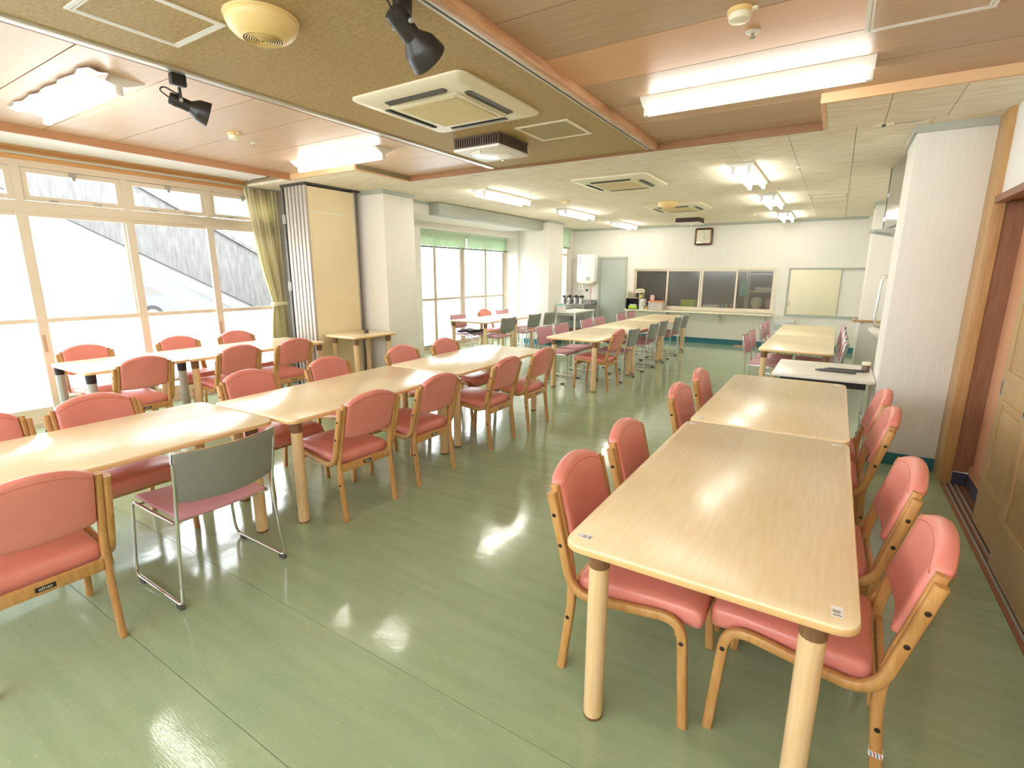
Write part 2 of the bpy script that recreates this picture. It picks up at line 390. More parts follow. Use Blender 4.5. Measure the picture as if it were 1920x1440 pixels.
for k, x in enumerate((0.90, 0.935, 0.97)):
    put('track_rail', MB().box(x-0.006, x+0.006, 0.3, 4.98, 0.003, 0.010), M['alu_grey'], tr)
    put('track_groove', MB().box(x+0.007, x+0.016, 0.3, 4.98, 0.003, 0.0055), M['black'], tr)
# sliding leaves with raised panels
def leaf(name, x, y0, y1, label, handle_y):
    r = struct(box(name, (x, x+0.034, y0, y1, 0.012, 2.115), M['door'], bev=0.003), label)
    yy0, yy1 = y0+0.115, y1-0.115
    for z0, z1 in ((0.16, 0.22+0.0), (0.30, 0.86), (1.02, 1.98)):
        if z1-z0 < 0.1: continue
        put('moulding', MB().box(x-0.007, x, yy0, yy0+0.02, z0, z1).box(x-0.007, x, yy1-0.02, yy1, z0, z1).box(x-0.007, x, yy0+0.02, yy1-0.02, z0, z0+0.02).box(x-0.007, x, yy0+0.02, yy1-0.02, z1-0.02, z1), M['door'], r)
        put('door_panel', MB().box(x-0.005, x, yy0+0.05, yy1-0.05, z0+0.05, z1-0.05, bev=0.004), M['door'], r)
    h = box('handle', (x-0.004, x+0.0, handle_y-0.016, handle_y+0.016, 0.87, 0.98), M['alu_grey'], r)
    box('handle_recess', (x-0.0045, x-0.001, handle_y-0.009, handle_y+0.009, 0.885, 0.965), M['black'], h)
leaf('door_1', 0.948, 3.40, 4.27, 'wooden sliding door leaf with recessed panels, far leaf', 4.225)
leaf('door_2', 0.908, 2.42, 3.62, 'wooden sliding door leaf in front of the far leaf', 3.57)
leaf('door_3', 0.948, 1.2, 2.5, 'wooden sliding door leaf nearest the camera', 2.44)

# ---- baseboards and cornices
for n, b in (('baseboard_back', (-4.45, 0.9, YB-0.014, YB, 0, 0.12)), ('baseboard_right_column', (0.4, 0.862, 5.236, 5.25, 0, 0.105)),
             ('baseboard_right', (0.886, 0.9, 5.86, 10.15, 0, 0.12)), ('baseboard_left_far_column', (-6.05, -5.43, 10.106, 10.12, 0, 0.12)),
             ('baseboard_left_column', (-5.85, -5.42, 5.236, 5.25, 0, 0.12)), ('baseboard_left_column_side', (-5.42, -5.406, 5.236, 5.85, 0, 0.12)),
             ('baseboard_left_far_column_side', (-5.43, -5.416, 10.106, 10.79, 0, 0.12))):
    struct(box(n, b, M['teal']))
t = 0.022
for i, b in enumerate(((-6.0, 0.385, YB-t, YB, 2.675, ZC), (0.39-t, 0.862, 5.25-t, 5.25, 2.675, ZC), (0.39-t, 0.39, 5.25, 5.86, 2.675, ZC),
             (0.385-t, 0.9, 10.15-t, 10.15, 2.675, ZC), (0.385-t, 0.385, 10.15, 10.72, 2.675, ZC), (-5.85, -5.42+t, 5.25-t, 5.25, 2.675, ZC), (-5.42, -5.42+t, 5.25, 5.85, 2.675, ZC),
             (-6.05, -5.43+t, 10.12-t, 10.12, 2.69, ZC), (-5.43, -5.43+t, 10.12, 10.79, 2.69, ZC), (-5.8, -5.8+t, 5.85, 6.62, 2.69, ZC), (-6.0, -6.0+t, 10.79, YB-t, 2.69, ZC))):
    struct(box('trim_%d' % (7+i), b, M['cornice']))

# ---- ceiling
ce = struct(box('ceiling', (-7.2, 1.2, YN, YB+0.1, 2.86, 2.95), M['white']), 'ceiling of wooden planks, a papered strip and mineral tiles')
put('window_soffit', MB().box(-7.0, -5.88, YN, 4.13, 2.80, 2.86), M['white'], ce)
g = 0.004
def planks(x0, x1, y0, m, notch, yn):
    y = y0
    while y < 5.0:
        ya, yb = y+g, min(y+0.5, 5.0)-g
        xa, xb = x0, x1
        if notch and (ya+yb)/2 > yn:
            xa, xb = notch
        if ya < yn < yb and notch:
            put('plank', MB().box(x0, x1, ya, yn, ZW, ZW+0.012), m, ce)
            put('plank', MB().box(notch[0], notch[1], yn, yb, ZW, ZW+0.012), m, ce)
        else:
            put('plank', MB().box(xa, xb, ya, yb, ZW, ZW+0.012), M['wood_o'] if (x1 > 0 and abs(y-2.8) < 0.01) else m, ce)
        y += 0.5
planks(-5.85, -3.43, -2.2, M['wood_l'], (-4.72, -3.43), 4.13)
planks(-1.555, 0.9, -2.2, M['wood_r'], (-1.555, -0.205), 4.24)
put('plank_backing', MB().box(-5.85, 0.9, YN, 5.0, ZW+0.012, 2.86), M['dark'], ce)
put('papered_strip', MB().box(-3.36, -1.64, YN, 4.99, ZS, ZW+0.005), M['strip'], ce)
rl = put('ceiling_rail', MB().box(-3.40, -3.34, YN, 4.93, ZS-0.012, ZW, bev=0.003), M['alu'], ce)
put('rail_slot', MB().box(-3.412, -3.401, YN, 4.93, ZS-0.006, ZW), M['dark'], rl)
put('ceiling_rail', MB().box(-3.44, -3.412, YN, 4.93, ZS-0.004, ZW), M['jamb'], ce)
rl = put('ceiling_rail', MB().box(-1.642, -1.628, YN, 4.95, ZS-0.014, ZW).box(-1.612, -1.598, YN, 4.95, ZS-0.014, ZW), M['alu'], ce)
put('rail_slot', MB().box(-1.628, -1.612, YN, 4.95, ZS-0.002, ZW), M['dark'], rl)
put('ceiling_batten', MB().box(-1.598, -1.552, YN, 4.96, ZS-0.016, ZW, bev=0.002), M['batten'], ce)
for b, m in (((-5.88, -5.85, YN, 4.16, 2.722, 2.86), 'fascia'), ((-4.72, -0.205, 5.0, 5.02, 2.73, 2.86), 'fascia_red'),
             ((-5.85, -4.69, 4.13, 4.16, 2.728, 2.86), 'fascia_pale'), ((-4.72, -4.69, 4.16, 5.0, 2.728, 2.86), 'fascia_pale'),
             ((-0.235, 0.9, 4.24, 4.27, 2.728, 2.86), 'fascia_pale'), ((-0.235, -0.205, 4.27, 5.0, 2.728, 2.86), 'fascia_pale')):
    put('fascia_board', MB().box(*b), M[m], ce)
# mineral tiles 0.47 x 0.94 with recessed joints
gx = [-0.485+0.4735*k for k in range(-14, 4)]
tm = {}
def tile(x0, x1, y0, y1):
    x0, x1, y0, y1 = max(x0, -7.1), min(x1, 0.98), y0, y1
    if x1-x0 < 0.02 or y1-y0 < 0.02: return
    key = (round(x1-x0, 3), round(y1-y0, 3))
    if key not in tm:
        tm[key] = MB().box(g/2, key[0]-g/2, g/2, key[1]-g/2, 0, 0.03).mesh('tile', 0); tm[key].materials.append(M['tile'])
    put('tile', tm[key], None, ce, (x0, y0, ZC))
for k in range(len(gx)-1):
    x0, x1 = gx[k], gx[k+1]
    off = 0.47 if k % 2 else 0.0
    y = 5.105-off
    tile(x0, x1, 5.022, 5.085)
    while y < YB:
        tile(x0, x1, max(y, 5.105), min(y+0.94, YB), ); y += 0.94
for a, b, y0, y1 in ((-5.85, -4.72, 4.16, 5.02), (-0.205, 0.9, 4.27, 5.02)):
    n = 3 if a < -1 else 3
    for k in range(n):
        for q in range(2):
            tile(a+(b-a)*k/n, a+(b-a)*(k+1)/n, y0+(y1-y0)*q/2, y0+(y1-y0)*(q+1)/2)
put('tile', MB().box(-7.0, -5.86, 4.16, 5.085, ZC, ZC+0.03), M['tile'], ce)
put('tile_backing', MB().box(-7.0, 1.0, 5.02, YB, ZC+0.012, 2.80).box(-7.0, -4.69, 4.16, 5.02, ZC+0.012, 2.80).box(-0.205, 1.0, 4.27, 5.02, ZC+0.012, 2.80), flatm('joint_brown', (150, 136, 104), 0.8), ce)
ct = put('partition_track', MB().box(-5.8, 0.4, 5.086, 5.104, ZC+0.004, ZC+0.02), M['alu_grey'], ce)
put('track_slot', MB().box(0.17, 0.4, 5.088, 5.102, ZC+0.001, ZC+0.006), M['black'], ct)
put('track_stop', MB().box(0.10, 0.15, 5.06, 5.13, ZC-0.006, ZC+0.004).box(0.175, 0.225, 5.06, 5.13, ZC-0.006, ZC+0.004), M['cream'], ct)
put('track_stop', MB().box(0.15, 0.175, 5.06, 5.13, ZC-0.004, ZC+0.004), M['black'], ct)

# ---- near windows: sliding doors below, hoppers above
MY = [0.94, 1.857, 2.775, 3.69, 4.61]; MY = [-1.82, -0.90, 0.02]+MY  # the rearmost bays are unseen, added to let in more daylight
w1 = struct(put('window_1', MB().box(XW-0.05, XW+0.05, -1.84, 4.62, 0, 0.045).box(XW-0.05, XW+0.05, -1.84, 4.62, 2.195, 2.30, bev=0.003).box(XW-0.05, XW+0.05, -1.84, 4.62, 2.625, 2.68)
     .box(XW-0.05, XW+0.05, -1.84, -1.80, 0, 2.68).box(XW-0.05, XW+0.05, 4.58, 4.62, 0, 2.68), M['alu_frame']), 'wall of cream aluminium sliding windows with hoppers above')
for i in range(7):
    y0, y1 = MY[i]-0.05, MY[i+1]+0.05
    if i == 0: y0 = -1.80
    if i == 6: y1 = 4.58
    x = XW-0.03 if i % 2 else XW+0.006
    sa = put('sash', MB().box(x, x+0.03, y0, y0+0.082, 0.045, 2.195).box(x, x+0.03, y1-0.082, y1, 0.045, 2.195)
             .box(x, x+0.03, y0+0.082, y1-0.082, 0.045, 0.19).box(x, x+0.03, y0+0.082, y1-0.082, 1.085, 1.13).box(x, x+0.03, y0+0.082, y1-0.082, 2.155, 2.195), M['alu_frame'], w1)
    put('pane', MB().box(x+0.012, x+0.017, y0+0.06, y1-0.06, 1.12, 2.16), M['glass'], sa)
    put('lower_pane', MB().box(x+0.012, x+0.017, y0+0.06, y1-0.06, 0.185, 1.09), M['frost'], sa)
    put('latch', MB().box(x+0.03, x+0.036, y0+0.018, y0+0.044, 0.78, 0.96), flatm('pull_brown', (186, 160, 128), 0.5), sa)
    a, b = MY[i]+0.035, MY[i+1]-0.035
    hp = put('hopper_frame', MB().box(XW-0.02, XW+0.035, a, a+0.05, 2.31, 2.62).box(XW-0.02, XW+0.035, b-0.05, b, 2.31, 2.62)
             .box(XW-0.02, XW+0.035, a+0.05, b-0.05, 2.31, 2.355).box(XW-0.02, XW+0.035, a+0.05, b-0.05, 2.575, 2.62), M['alu_frame'], w1)
    put('pane', MB().box(XW+0.004, XW+0.009, a+0.045, b-0.045, 2.35, 2.58), M['glass'], hp)
    put('catch', MB().box(XW+0.035, XW+0.06, (a+b)/2-0.03, (a+b)/2+0.03, 2.585, 2.615).box(XW+0.035, XW+0.05, (a+b)/2-0.01, (a+b)/2+0.02, 2.545, 2.585), M['alu_grey'], hp)
    put('stay', MB().box(XW+0.035, XW+0.045, a+0.2, a+0.27, 2.312, 2.33).box(XW+0.035, XW+0.045, b-0.27, b-0.2, 2.312, 2.33), M['alu_grey'], hp)
for y in MY[1:7]:
    put('mullion', MB().box(XW-0.045, XW+0.045, y-0.034, y+0.034, 2.30, 2.625), M['alu_frame'], w1)
    put('track_gap', MB().box(XW-0.028, XW+0.006, y-0.008, y+0.004, 0.05, 2.19), M['alu_grey'], w1)
pm = struct(put('trim_30', MB().box(XW+0.05, XW+0.14, YN, 4.63, 2.685, 2.775, bev=0.004).box(XW+0.05, XW+0.15, YN, 4.63, 2.775, 2.80), flatm('pelmet_wood', (214, 158, 96), 0.42)), 'wooden curtain pelmet along the top of the windows')

# ---- far window of the bay
w2 = struct(put('window_2', MB().box(XW-0.04, XW+0.05, 7.3, 10.72, 0, 0.05).box(XW-0.04, XW+0.05, 7.3, 10.72, 2.38, 2.44).box(XW-0.04, XW+0.05, 7.3, 7.34, 0, 2.44).box(XW-0.04, XW+0.05, 10.66, 10.72, 0, 2.44), M['alu_frame']), 'four-leaf sliding window beyond the white column')
W2 = [7.34, 8.08, 9.03, 9.87, 10.66]
for i in range(4):
    y0, y1 = W2[i]-0.04*(i > 0), W2[i+1]+0.04*(i < 3)
    if i == 1: y1 = W2[2]-0.004
    if i == 2: y0 = W2[2]+0.004
    x = XW-0.026 if i in (1, 2) else XW+0.006
    sa = put('sash', MB().box(x, x+0.03, y0, y0+0.08, 0.05, 2.38).box(x, x+0.03, y1-0.08, y1, 0.05, 2.38)
             .box(x, x+0.03, y0+0.08, y1-0.08, 0.05, 0.15).box(x, x+0.03, y0+0.08, y1-0.08, 1.05, 1.10).box(x, x+0.03, y0+0.08, y1-0.08, 2.34, 2.38), M['alu_dim'], w2)
    put('pane', MB().box(x+0.012, x+0.017, y0+0.05, y1-0.05, 1.09, 2.345), M['glass'], sa)
    put('lower_pane', MB().box(x+0.012, x+0.017, y0+0.05, y1-0.05, 0.145, 1.055), M['frost'], sa)
w3 = struct(put('window_3', MB().box(-6.12, -6.02, 10.95, 12.3, 0.72, 0.77).box(-6.12, -6.02, 10.95, 12.3, 2.66, 2.72).box(-6.12, -6.02, 10.95, 11.0, 0.72, 2.72)
     .box(-6.12, -6.02, 12.2, 12.3, 0.72, 2.72).box(-6.1, -6.04, 11.85, 11.92, 0.77, 2.66).box(-6.1, -6.04, 11.0, 12.2, 2.05, 2.10), M['alu_frame']), 'narrow window behind the far left column')
put('pane', MB().box(-6.08, -6.075, 11.0, 11.85, 0.77, 2.05), M['glass'], w3)
put('pane', MB().box(-6.08, -6.075, 11.92, 12.2, 0.77, 2.05), M['glass'], w3)
put('pane', MB().box(-6.08, -6.075, 11.0, 11.85, 2.10, 2.66), M['glass'], w3)
put('pane', MB().box(-6.08, -6.075, 11.92, 12.2, 2.10, 2.66), M['glass'], w3)

# ---- blinds
def blind(x, y0, y1, z1, z0, label, n):
    r = thing('venetian_blind', label, 'blind', (x, y0, z1), 0, 'green blinds at the far windows')
    L = y1-y0
    put('headrail', MB().box(-0.02, 0.02, 0, L, -0.03, 0), M['blind'], r)
    sm = MB().raw([(-0.006, 0, 0.0125), (0.006, 0, -0.0125), (0.006, L, -0.0125), (-0.006, L, 0.0125), (-0.005, 0, 0.013), (0.007, 0, -0.012), (0.007, L, -0.012), (-0.005, L, 0.013)],
             [(3, 2, 1, 0), (4, 5, 6, 7), (0, 1, 5, 4), (1, 2, 6, 5), (2, 3, 7, 6), (3, 0, 4, 7)]).mesh('slat', 0); sm.materials.append(M['blind'])
    for k in range(n):
        put('slat', sm, None, r, (0, 0, -0.04-(z1-z0-0.09)*k/(n-1)))
    put('bottom_rail', MB().box(-0.016, 0.016, 0, L, -(z1-z0), -(z1-z0)+0.035, bev=0.003), flatm('dark_green_rail', (104, 124, 98), 0.5), r)
    for q in range(4):
        yy = L*(0.12+0.25*q)
        put('cord', MB().box(0.0135, 0.0155, yy-0.002, yy+0.002, -(z1-z0), 0), M['white'], r)
        put('clip', MB().box(0.012, 0.02, yy-0.012, yy+0.012, -(z1-z0)-0.01, -(z1-z0)+0.03), M['white'], r)
blind(-6.9, 7.33, 9.05, 2.435, 2.10, 'green venetian blind half raised at bay window, nearer of the pair', 14)
blind(-6.9, 9.09, 10.68, 2.435, 2.10, 'green venetian blind half raised at bay window, farther of the pair', 14)
blind(-5.985, 11.2, 12.28, 2.71, 2.23, 'green venetian blind over the narrow window beside the water heater', 18)

# ---- outside, seen through the glass
struct(box('ground', (-60, XW-0.12, -30, 60, -0.3, -0.05), M['ground']), 'pale sunlit paving outside the windows')
struct(box('asphalt_strip', (-10.4, XW-0.12, -12, 16, -0.06, -0.04), flatm('asphalt', (66, 69, 72), 0.9)))
def slabprism(name, poly, x0, x1, m, parent=None):
    b = MB(); b.rings([[Vector((x0, p[0], p[1])) for p in poly], [Vector((x1, p[0], p[1])) for p in poly]]); return put(name, b, m, parent, smooth=0)
st = thing('concrete_stair', 'grey weathered concrete outdoor stair sloping down outside the near windows', 'stair', (0, 0, 0))
sl = -(2.38-0.97)/(5.91-3.2)
def zl(y): return 2.38+(y-3.2)*sl
slabprism('stringer', [(-1.5, zl(-1.5)), (7.6, zl(7.6)), (7.6, zl(7.6)+1.12), (-1.5, zl(-1.5)+1.12)], -10.14, -10.0, M['concrete'], st)
slabprism('coping', [(-1.5, zl(-1.5)+1.121), (7.6, zl(7.6)+1.121), (7.6, zl(7.6)+1.2), (-1.5, zl(-1.5)+1.2)], -10.2, -9.96, M['concrete'], st)
slabprism('stair_soffit', [(-1.5, zl(-1.5)-0.001), (7.6, zl(7.6)-0.001), (7.6, zl(7.6)-0.22), (-1.5, zl(-1.5)-0.22)], -11.6, -10.03, M['concrete_pale'], st)
bl = thing('outside_building', 'white rendered building with dark windows across the yard', 'building', (0, 0, 0))
put('facade', MB().box(-26, -22.2, 18, 40, -0.1, 7), M['ext_white'], bl)
for y0, y1, z0, z1 in ((26.5, 27.55, 0.4, 2.4), (28.8, 29.5, 0.4, 2.4)):
    f = put('window', MB().box(-22.2, -22.1, y0, y1, z0, z1), M['alu_frame'], bl)
    for a in range(2):
        for c in range(4):
            put('pane', MB().box(-22.1, -22.08, y0+0.06+(y1-y0-0.06)*a/2, y0+(y1-y0-0.06)*(a+1)/2, z0+0.06+(z1-z0-0.06)*c/4, z0+(z1-z0-0.06)*(c+1)/4), M['ext_dark'], f)
def car(y, x, label, c):
    r = thing('car', label, 'car', (x, y, -0.05), PI/2, 'cars parked in the yard')
    body = [(-2.1, 0.35), (2.1, 0.35), (2.15, 0.75), (1.3, 0.95), (0.55, 1.42), (-1.3, 1.45), (-1.95, 1.0), (-2.15, 0.8)]
    b = MB(); b.rings([[Vector((p[0], -0.82, p[1])) for p in body], [Vector((p[0], 0.82, p[1])) for p in body]])
    put('body', b, c, r)
    put('side_glass', MB().rings([[Vector((q[0], s, q[1])) for q in ((-1.6, 0.98), (0.95, 0.98), (0.45, 1.35), (-1.2, 1.37))] for s in (-0.83, 0.83)]), M['ext_dark'], r)
    for sx in (-1.3, 1.35):
        for sy in (-0.72, 0.72):
            wh = put('wheel', MB().cyl((sx, sy-0.11, 0.33), (sx, sy+0.11, 0.33), 0.33, n=18), M['black'], r)
            put('hub_cap', MB().cyl((sx, sy-0.125, 0.33), (sx, sy+0.125, 0.33), 0.21, n=14), M['alu_grey'], wh)
car(8.6, -18.5, 'silver grey car parked in the bright yard, nearer one', flatm('car_grey', (92, 94, 97), 0.35))
car(11.6, -21.0, 'dark grey car parked farther across the yard', flatm('car_dark', (66, 68, 71), 0.35))

# ------------------------------------------------------------------ tables
def leg_mesh(r=0.035, h=0.672, mt='leg'):
    m = MB().lathe([(r*0.97, 0.012), (r, 0.03), (r, h-0.075)], n=18).mesh('leg'); m.materials.append(M[mt]); return m
def collar_mesh(r=0.035, h=0.672, mt='collar'):
    m = MB().lathe([(r*1.03, h-0.078), (r*1.06, h-0.07), (r*1.10, h)], n=18).mesh('collar'); m.materials.append(M[mt]); return m
def foot_mesh(r=0.035, mt='collar'):
    m = MB().lathe([(r*0.95, 0), (r*1.0, 0.004), (r*1.0, 0.012)], n=18).mesh('leg_foot'); m.materials.append(M[mt]); return m
LEG, CLR, FT = leg_mesh(), collar_mesh(), foot_mesh()
SLEG, SCLR, SFT = leg_mesh(0.038, mt='alu_grey'), collar_mesh(0.038, mt='black'), foot_mesh(0.038, 'black')
STK = MB().box(-0.014, 0.014, -0.026, 0.026, 0, 0.0006).mesh('sticker', 0); STK.materials.append(M['sticker'])
STL = MB()
for k in range(4): STL.box(-0.011, 0.009-0.003*(k % 2), 0.004-0.004*k, 0.0055-0.004*k, 0.0004, 0.0010)
for k in range(5): STL.box(-0.010+0.004*k, -0.0075+0.004*k, -0.022, -0.016+0.002*(k % 2), 0.0004, 0.0010)
STL = STL.mesh('print', 0); STL.materials.append(M['ink'])
def table(x, y0, y1, W, label, rz=0.0, zt=0.73, silver=False, stick=(), ins=0.10, ins2=None, grp='pale maple dining tables', thick=0.03, topm='top'):
    L = y1-y0
    r = thing('dining_table', label, 'table', (x, (y0+y1)/2, 0), rz, grp)
    b = MB(); slab(b, -W/2+0.0015, W/2-0.0015, -L/2+0.002, L/2-0.002, zt-thick+0.0012, zt, 0.06, 0.006)
    tp = put('tabletop', b, M[topm], r)
    e = MB(); slab(e, -W/2, W/2, -L/2+0.0005, L/2-0.0005, zt-thick, zt-0.0045, 0.0615, 0.007)
    put('edge_band', e, M['edge'], tp)
    k = (zt-thick)/0.672
    for sx in (-1, 1):
        for sy in (-1, 1):
            lg = put('leg', SLEG if silver else LEG, None, r, (sx*(W/2-min(ins, 0.105)), sy*(L/2-(ins2 if ins2 and sy > 0 else ins)), 0)); lg.scale = (1, 1, k)
            put('collar', SCLR if silver else CLR, None, lg); put('leg_foot', SFT if silver else FT, None, lg)
    for sx, sy, a in stick:
        s_ = put('sticker', STK, None, tp, (sx*(W/2-0.055), sy*(L/2-0.07), zt), (0, 0, a)); put('print', STL, None, s_)
    return r
table(-0.262, 1.397, 3.118, 0.842, 'long maple table nearest the camera on the right, with white stickers on its corners', 0, stick=((-1, -1, PI/2), (1, -1, 0.05), (-1, 1, PI/2), (1, 1, PI/2)))
table(-0.258, 3.128, 4.855, 0.842, 'maple table behind the stickered near-right table, before the white folding table', 0, stick=((-1, -1, PI/2), (1, 1, PI/2)))
table(-3.225, 0.02, 1.735, 0.85, 'maple table at the left edge, below the grey-backed metal chair', 0.012)
table(-3.145, 1.750, 3.450, 0.85, 'middle maple table of the long row of three', 0.036)
table(-3.212, 3.470, 5.195, 0.85, 'far maple table of the long row of three, gleaming with window light', 0.030)
table(-5.99, 1.69, 2.565, 0.87, 'table on silver legs with black collars beside the windows', 0, silver=True, ins=0.055)
table(-5.975, 2.575, 4.24, 0.86, 'maple table by the windows behind the silver-legged table', 0.0, ins=0.065)
table(-5.73, 7.51, 8.54, 0.87, 'table by the bay window, nearer of the two under the green blinds', ins=0.065)
table(-5.73, 8.55, 9.62, 0.87, 'table by the bay window, farther of the two under the green blinds', ins=0.065, ins2=0.355)
table(-3.005, 6.28, 7.87, 0.82, 'near table of the central far row, beside the lone coral chair')
table(-3.005, 7.88, 9.465, 0.82, 'middle table of the central far row flanked by metal chairs')
table(-3.005, 9.475, 11.25, 0.82, 'last table of the central far row, below the serving window')
table(-0.326, 6.70, 8.48, 0.785, 'table on the far right, just behind the white folding table', ins=0.07)
table(-0.326, 8.49, 10.27, 0.785, 'table on the far right, nearest the cream sliding hatch', ins=0.07)
# small side table against the folding partition
sq = table(-5.51, 4.42, 5.20, 0.62, 'small maple side table against the beige folding partition', 0, zt=0.785, grp='')
sq.name = 'side_table'
tag(put('ink_pad', MB().box(-0.022, 0.022, -0.022, 0.022, 0, 0.045, bev=0.004), flatm('dark_brown_box', (70, 56, 48), 0.5), loc=(-5.47, 4.86, 0.785)), 'tiny dark brown cube on the small side table', 'box')

# ------------------------------------------------------------------ upholstered wooden chair (faces +x, origin between the rear feet)
OLIVER = text_mesh('oliver', 0.020); OLIVER.materials.append(M['sticker'])
BOLT = MB().lathe([(0.0085, 0), (0.0085, 0.0015), (0.006, 0.0028)], n=10).mesh('bolt'); BOLT.materials.append(M['bolt'])
def make_wood_chair():
    r = thing('padded_chair', '', 'chair')
    def seat_w(x, y, z):
        k = (1-(x/0.24)**2)*(1-(y/0.215)**2)
        return (x+0.296, y, z+0.419+0.05*x+(0.016*k if z > 0 else 0)-(0.012*max(0, (x-0.15)/0.09)**2))
    put('seat', MB().rbox(0.240, 0.213, 0.042, 0.030, 7, 6, 1, seat_w), M['pink'], r, smooth=60)
    def back_w(x, y, z):
        u = y/0.197; t = (z+0.14)/0.28
        zz = 0.556+t*(0.253+0.055*(1-abs(u)**2.2))+(1-t)*0.010*(u*u)
        xx = 0.018-0.075*t-0.022*(1-u*u)+x
        return (xx, y, zz)
    bk = put('backrest', MB().rbox(0.028, 0.197, 0.14, 0.024, 1, 10, 6, back_w), M['pink'], r, smooth=60)
    for fx in (-0.0278, 0.0278):
        put('stitching', MB().tube([back_w(fx, 0.192*(k/8-1), 0.112) for k in range(17)], 0.0014, 5), M['seam'], bk)
    pl = fillet([(0.502, 0.0), (0.472, 0.432), (0.052, 0.372), (-0.050, 0.780)], [0.085, 0.10], 7)
    fm = MB().sweep(pl, 0.034, 0.224, 0.252).mesh('side_frame', 50); fm.materials.append(M['oak'])
    post = fillet([(0.0, 0.0), (0.046, 0.40), (-0.052, 0.800)], [0.12], 5)
    pm_ = MB().sweep(post, 0.034, 0.197, 0.2235).mesh('rear_post', 50); pm_.materials.append(M['oak'])
    for s in (1, -1):
        a = put('side_frame', fm, None, r, (0, 0 if s > 0 else -0.476, 0))
        for bx, bz in ((0.477, 0.345), (0.0, 0.575), (-0.030, 0.695)):
            put('bolt', BOLT, None, a, (bx, 0.252 if s > 0 else 0.224, bz), (-s*PI/2, 0, 0))
        p_ = put('rear_post', pm_, None, r, (0, 0 if s > 0 else -0.4205, 0))
        put('bolt', BOLT, None, p_, (0.026, 0.2235 if s > 0 else 0.197, 0.25), (-s*PI/2, 0, 0))
    rail = put('rear_rail', MB().box(0.018, 0.040, -0.197, 0.197, 0.335, 0.388, bev=0.004), M['oak'], r)
    lp = put('name_plate', MB().box(0.0165, 0.0181, -0.033, 0.033, 0.351, 0.372), M['black'], rail); lp['label'] = 'black plate lettered in white'
    put('lettering', OLIVER, None, lp, (0.0163, 0, 0.362), (PI/2, 0, -PI/2))
    put('front_rail', MB().box(0.445, 0.462, -0.224, 0.224, 0.345, 0.40, bev=0.003), M['oak'], r)
    return r
WC = make_wood_chair(); used = [False, False]
def wchair(x, y, side, label, grp, jit=0.0):
    o = WC if not used[0] else copy_tree(WC); used[0] = True
    o.location = (x, y, 0); o.rotation_euler = (0, 0, (0 if side == '+' else PI)+jit); tag(o, label, 'chair', grp); return o

# ------------------------------------------------------------------ sled-base stacking chair (faces +x)
def make_metal_chair():
    r = thing('stacking_chair', '', 'chair')
    def seat_w(x, y, z):
        return (x+0.27, y*(1-0.04*(x < 0)), z+0.437+0.06*x*(1 if x > 0 else 0.2)+0.012*(y/0.235)**2-0.01*max(0, (x-0.17)/0.06)**2)
    put('seat', MB().rbox(0.232, 0.228, 0.010, 0.009, 7, 6, 1, seat_w), M['seat_pink'], r, smooth=60)
    def back_w(x, y, z):
        u = y/0.245; t = (z+0.13)/0.26
        return (x+0.000-0.045*t+0.035*(u*u)-0.035, y*(1-0.05*(1-t)), 0.53+0.262*t+0.012*u*u*t+0.02*(1-t)*u*u)
    put('back_shell', MB().rbox(0.007, 0.247, 0.13, 0.0065, 1, 10, 5, lambda x, y, z: back_w(x-0.007, y, z)), M['grey_shell'], r, smooth=60)
    bp = put('back_pad', MB().rbox(0.0045, 0.238, 0.122, 0.0042, 1, 10, 5, lambda x, y, z: back_w(x+0.0052, y, z)), M['seat_pink'], r, smooth=60); bp['label'] = 'mauve-pink front face of the backrest'
    tr_ = [back_w(-0.004, 0.250*(k/7-1), 0.132) for k in range(15)]
    put('top_rod', MB().tube([back_w(-0.004, -0.252, -0.02)]+tr_+[back_w(-0.004, 0.252, -0.02)], 0.0062, 6), M['chrome'], r, smooth=60)
    def rod(s):
        P = fillet([(-0.045, 0.247*s, 0.755), (0.012, 0.24*s, 0.45), (0.0, 0.272*s, 0.022), (0.49, 0.272*s, 0.022), (0.505, 0.268*s, 0.07), (0.485, 0.245*s, 0.435), (0.05, 0.236*s, 0.428)], [0.10, 0.03, 0.025, 0.03, 0.035], 4)
        m_ = MB().tube([tuple(p) for p in P], 0.0085, 8).mesh('side_frame', 60); m_.materials.append(M['chrome']); return m_
    for s in (1, -1):
        f = put('side_frame', rod(s), None, r)
        for a in (0.02, 0.42):
            put('runner_foot', MB().box(a-0.018, a+0.03, 0.272*s-0.012, 0.272*s+0.012, 0, 0.020, bev=0.003), M['foot'], f)
    put('cross_bar', MB().cyl((0.44, -0.243, 0.425), (0.44, 0.243, 0.425), 0.007, n=8), M['chrome'], r)
    put('cross_bar', MB().cyl((0.07, -0.236, 0.422), (0.07, 0.236, 0.422), 0.007, n=8), M['chrome'], r)
    return r
SC = make_metal_chair()
def mchair(x, y, side, label, grp, jit=0.0):
    o = SC if not used[1] else copy_tree(SC); used[1] = True
    o.location = (x, y, 0); o.rotation_euler = (0, 0, (0 if side == '+' else PI)+jit); tag(o, label, 'chair', grp); return o

ORD = ('first', 'second', 'third', 'fourth', 'fifth', 'sixth', 'seventh')
# near-right tables
G = 'coral chairs at the near right tables'
front = {}
for i, (y, j) in enumerate(((1.86, 0.0), (2.46, 0.02), (3.54, -0.01), (4.20, 0.02))):
    wchair(-0.79, y, '+', "coral padded chair left of the near-right tables, %s from the camera" % ORD[i], G, j)
for i, (y, j) in enumerate(((1.90, -0.03), (2.54, 0.03), (3.54, 0.0), (4.09, 0.01))):
    c = wchair(0.297, y, '-', "coral padded chair on the door side of near-right tables, %s from the camera" % ORD[i], G, j)
    if i == 0: striped = c
striped['label'] = 'coral padded wooden chair at lower right with striped tape on a rear leg'
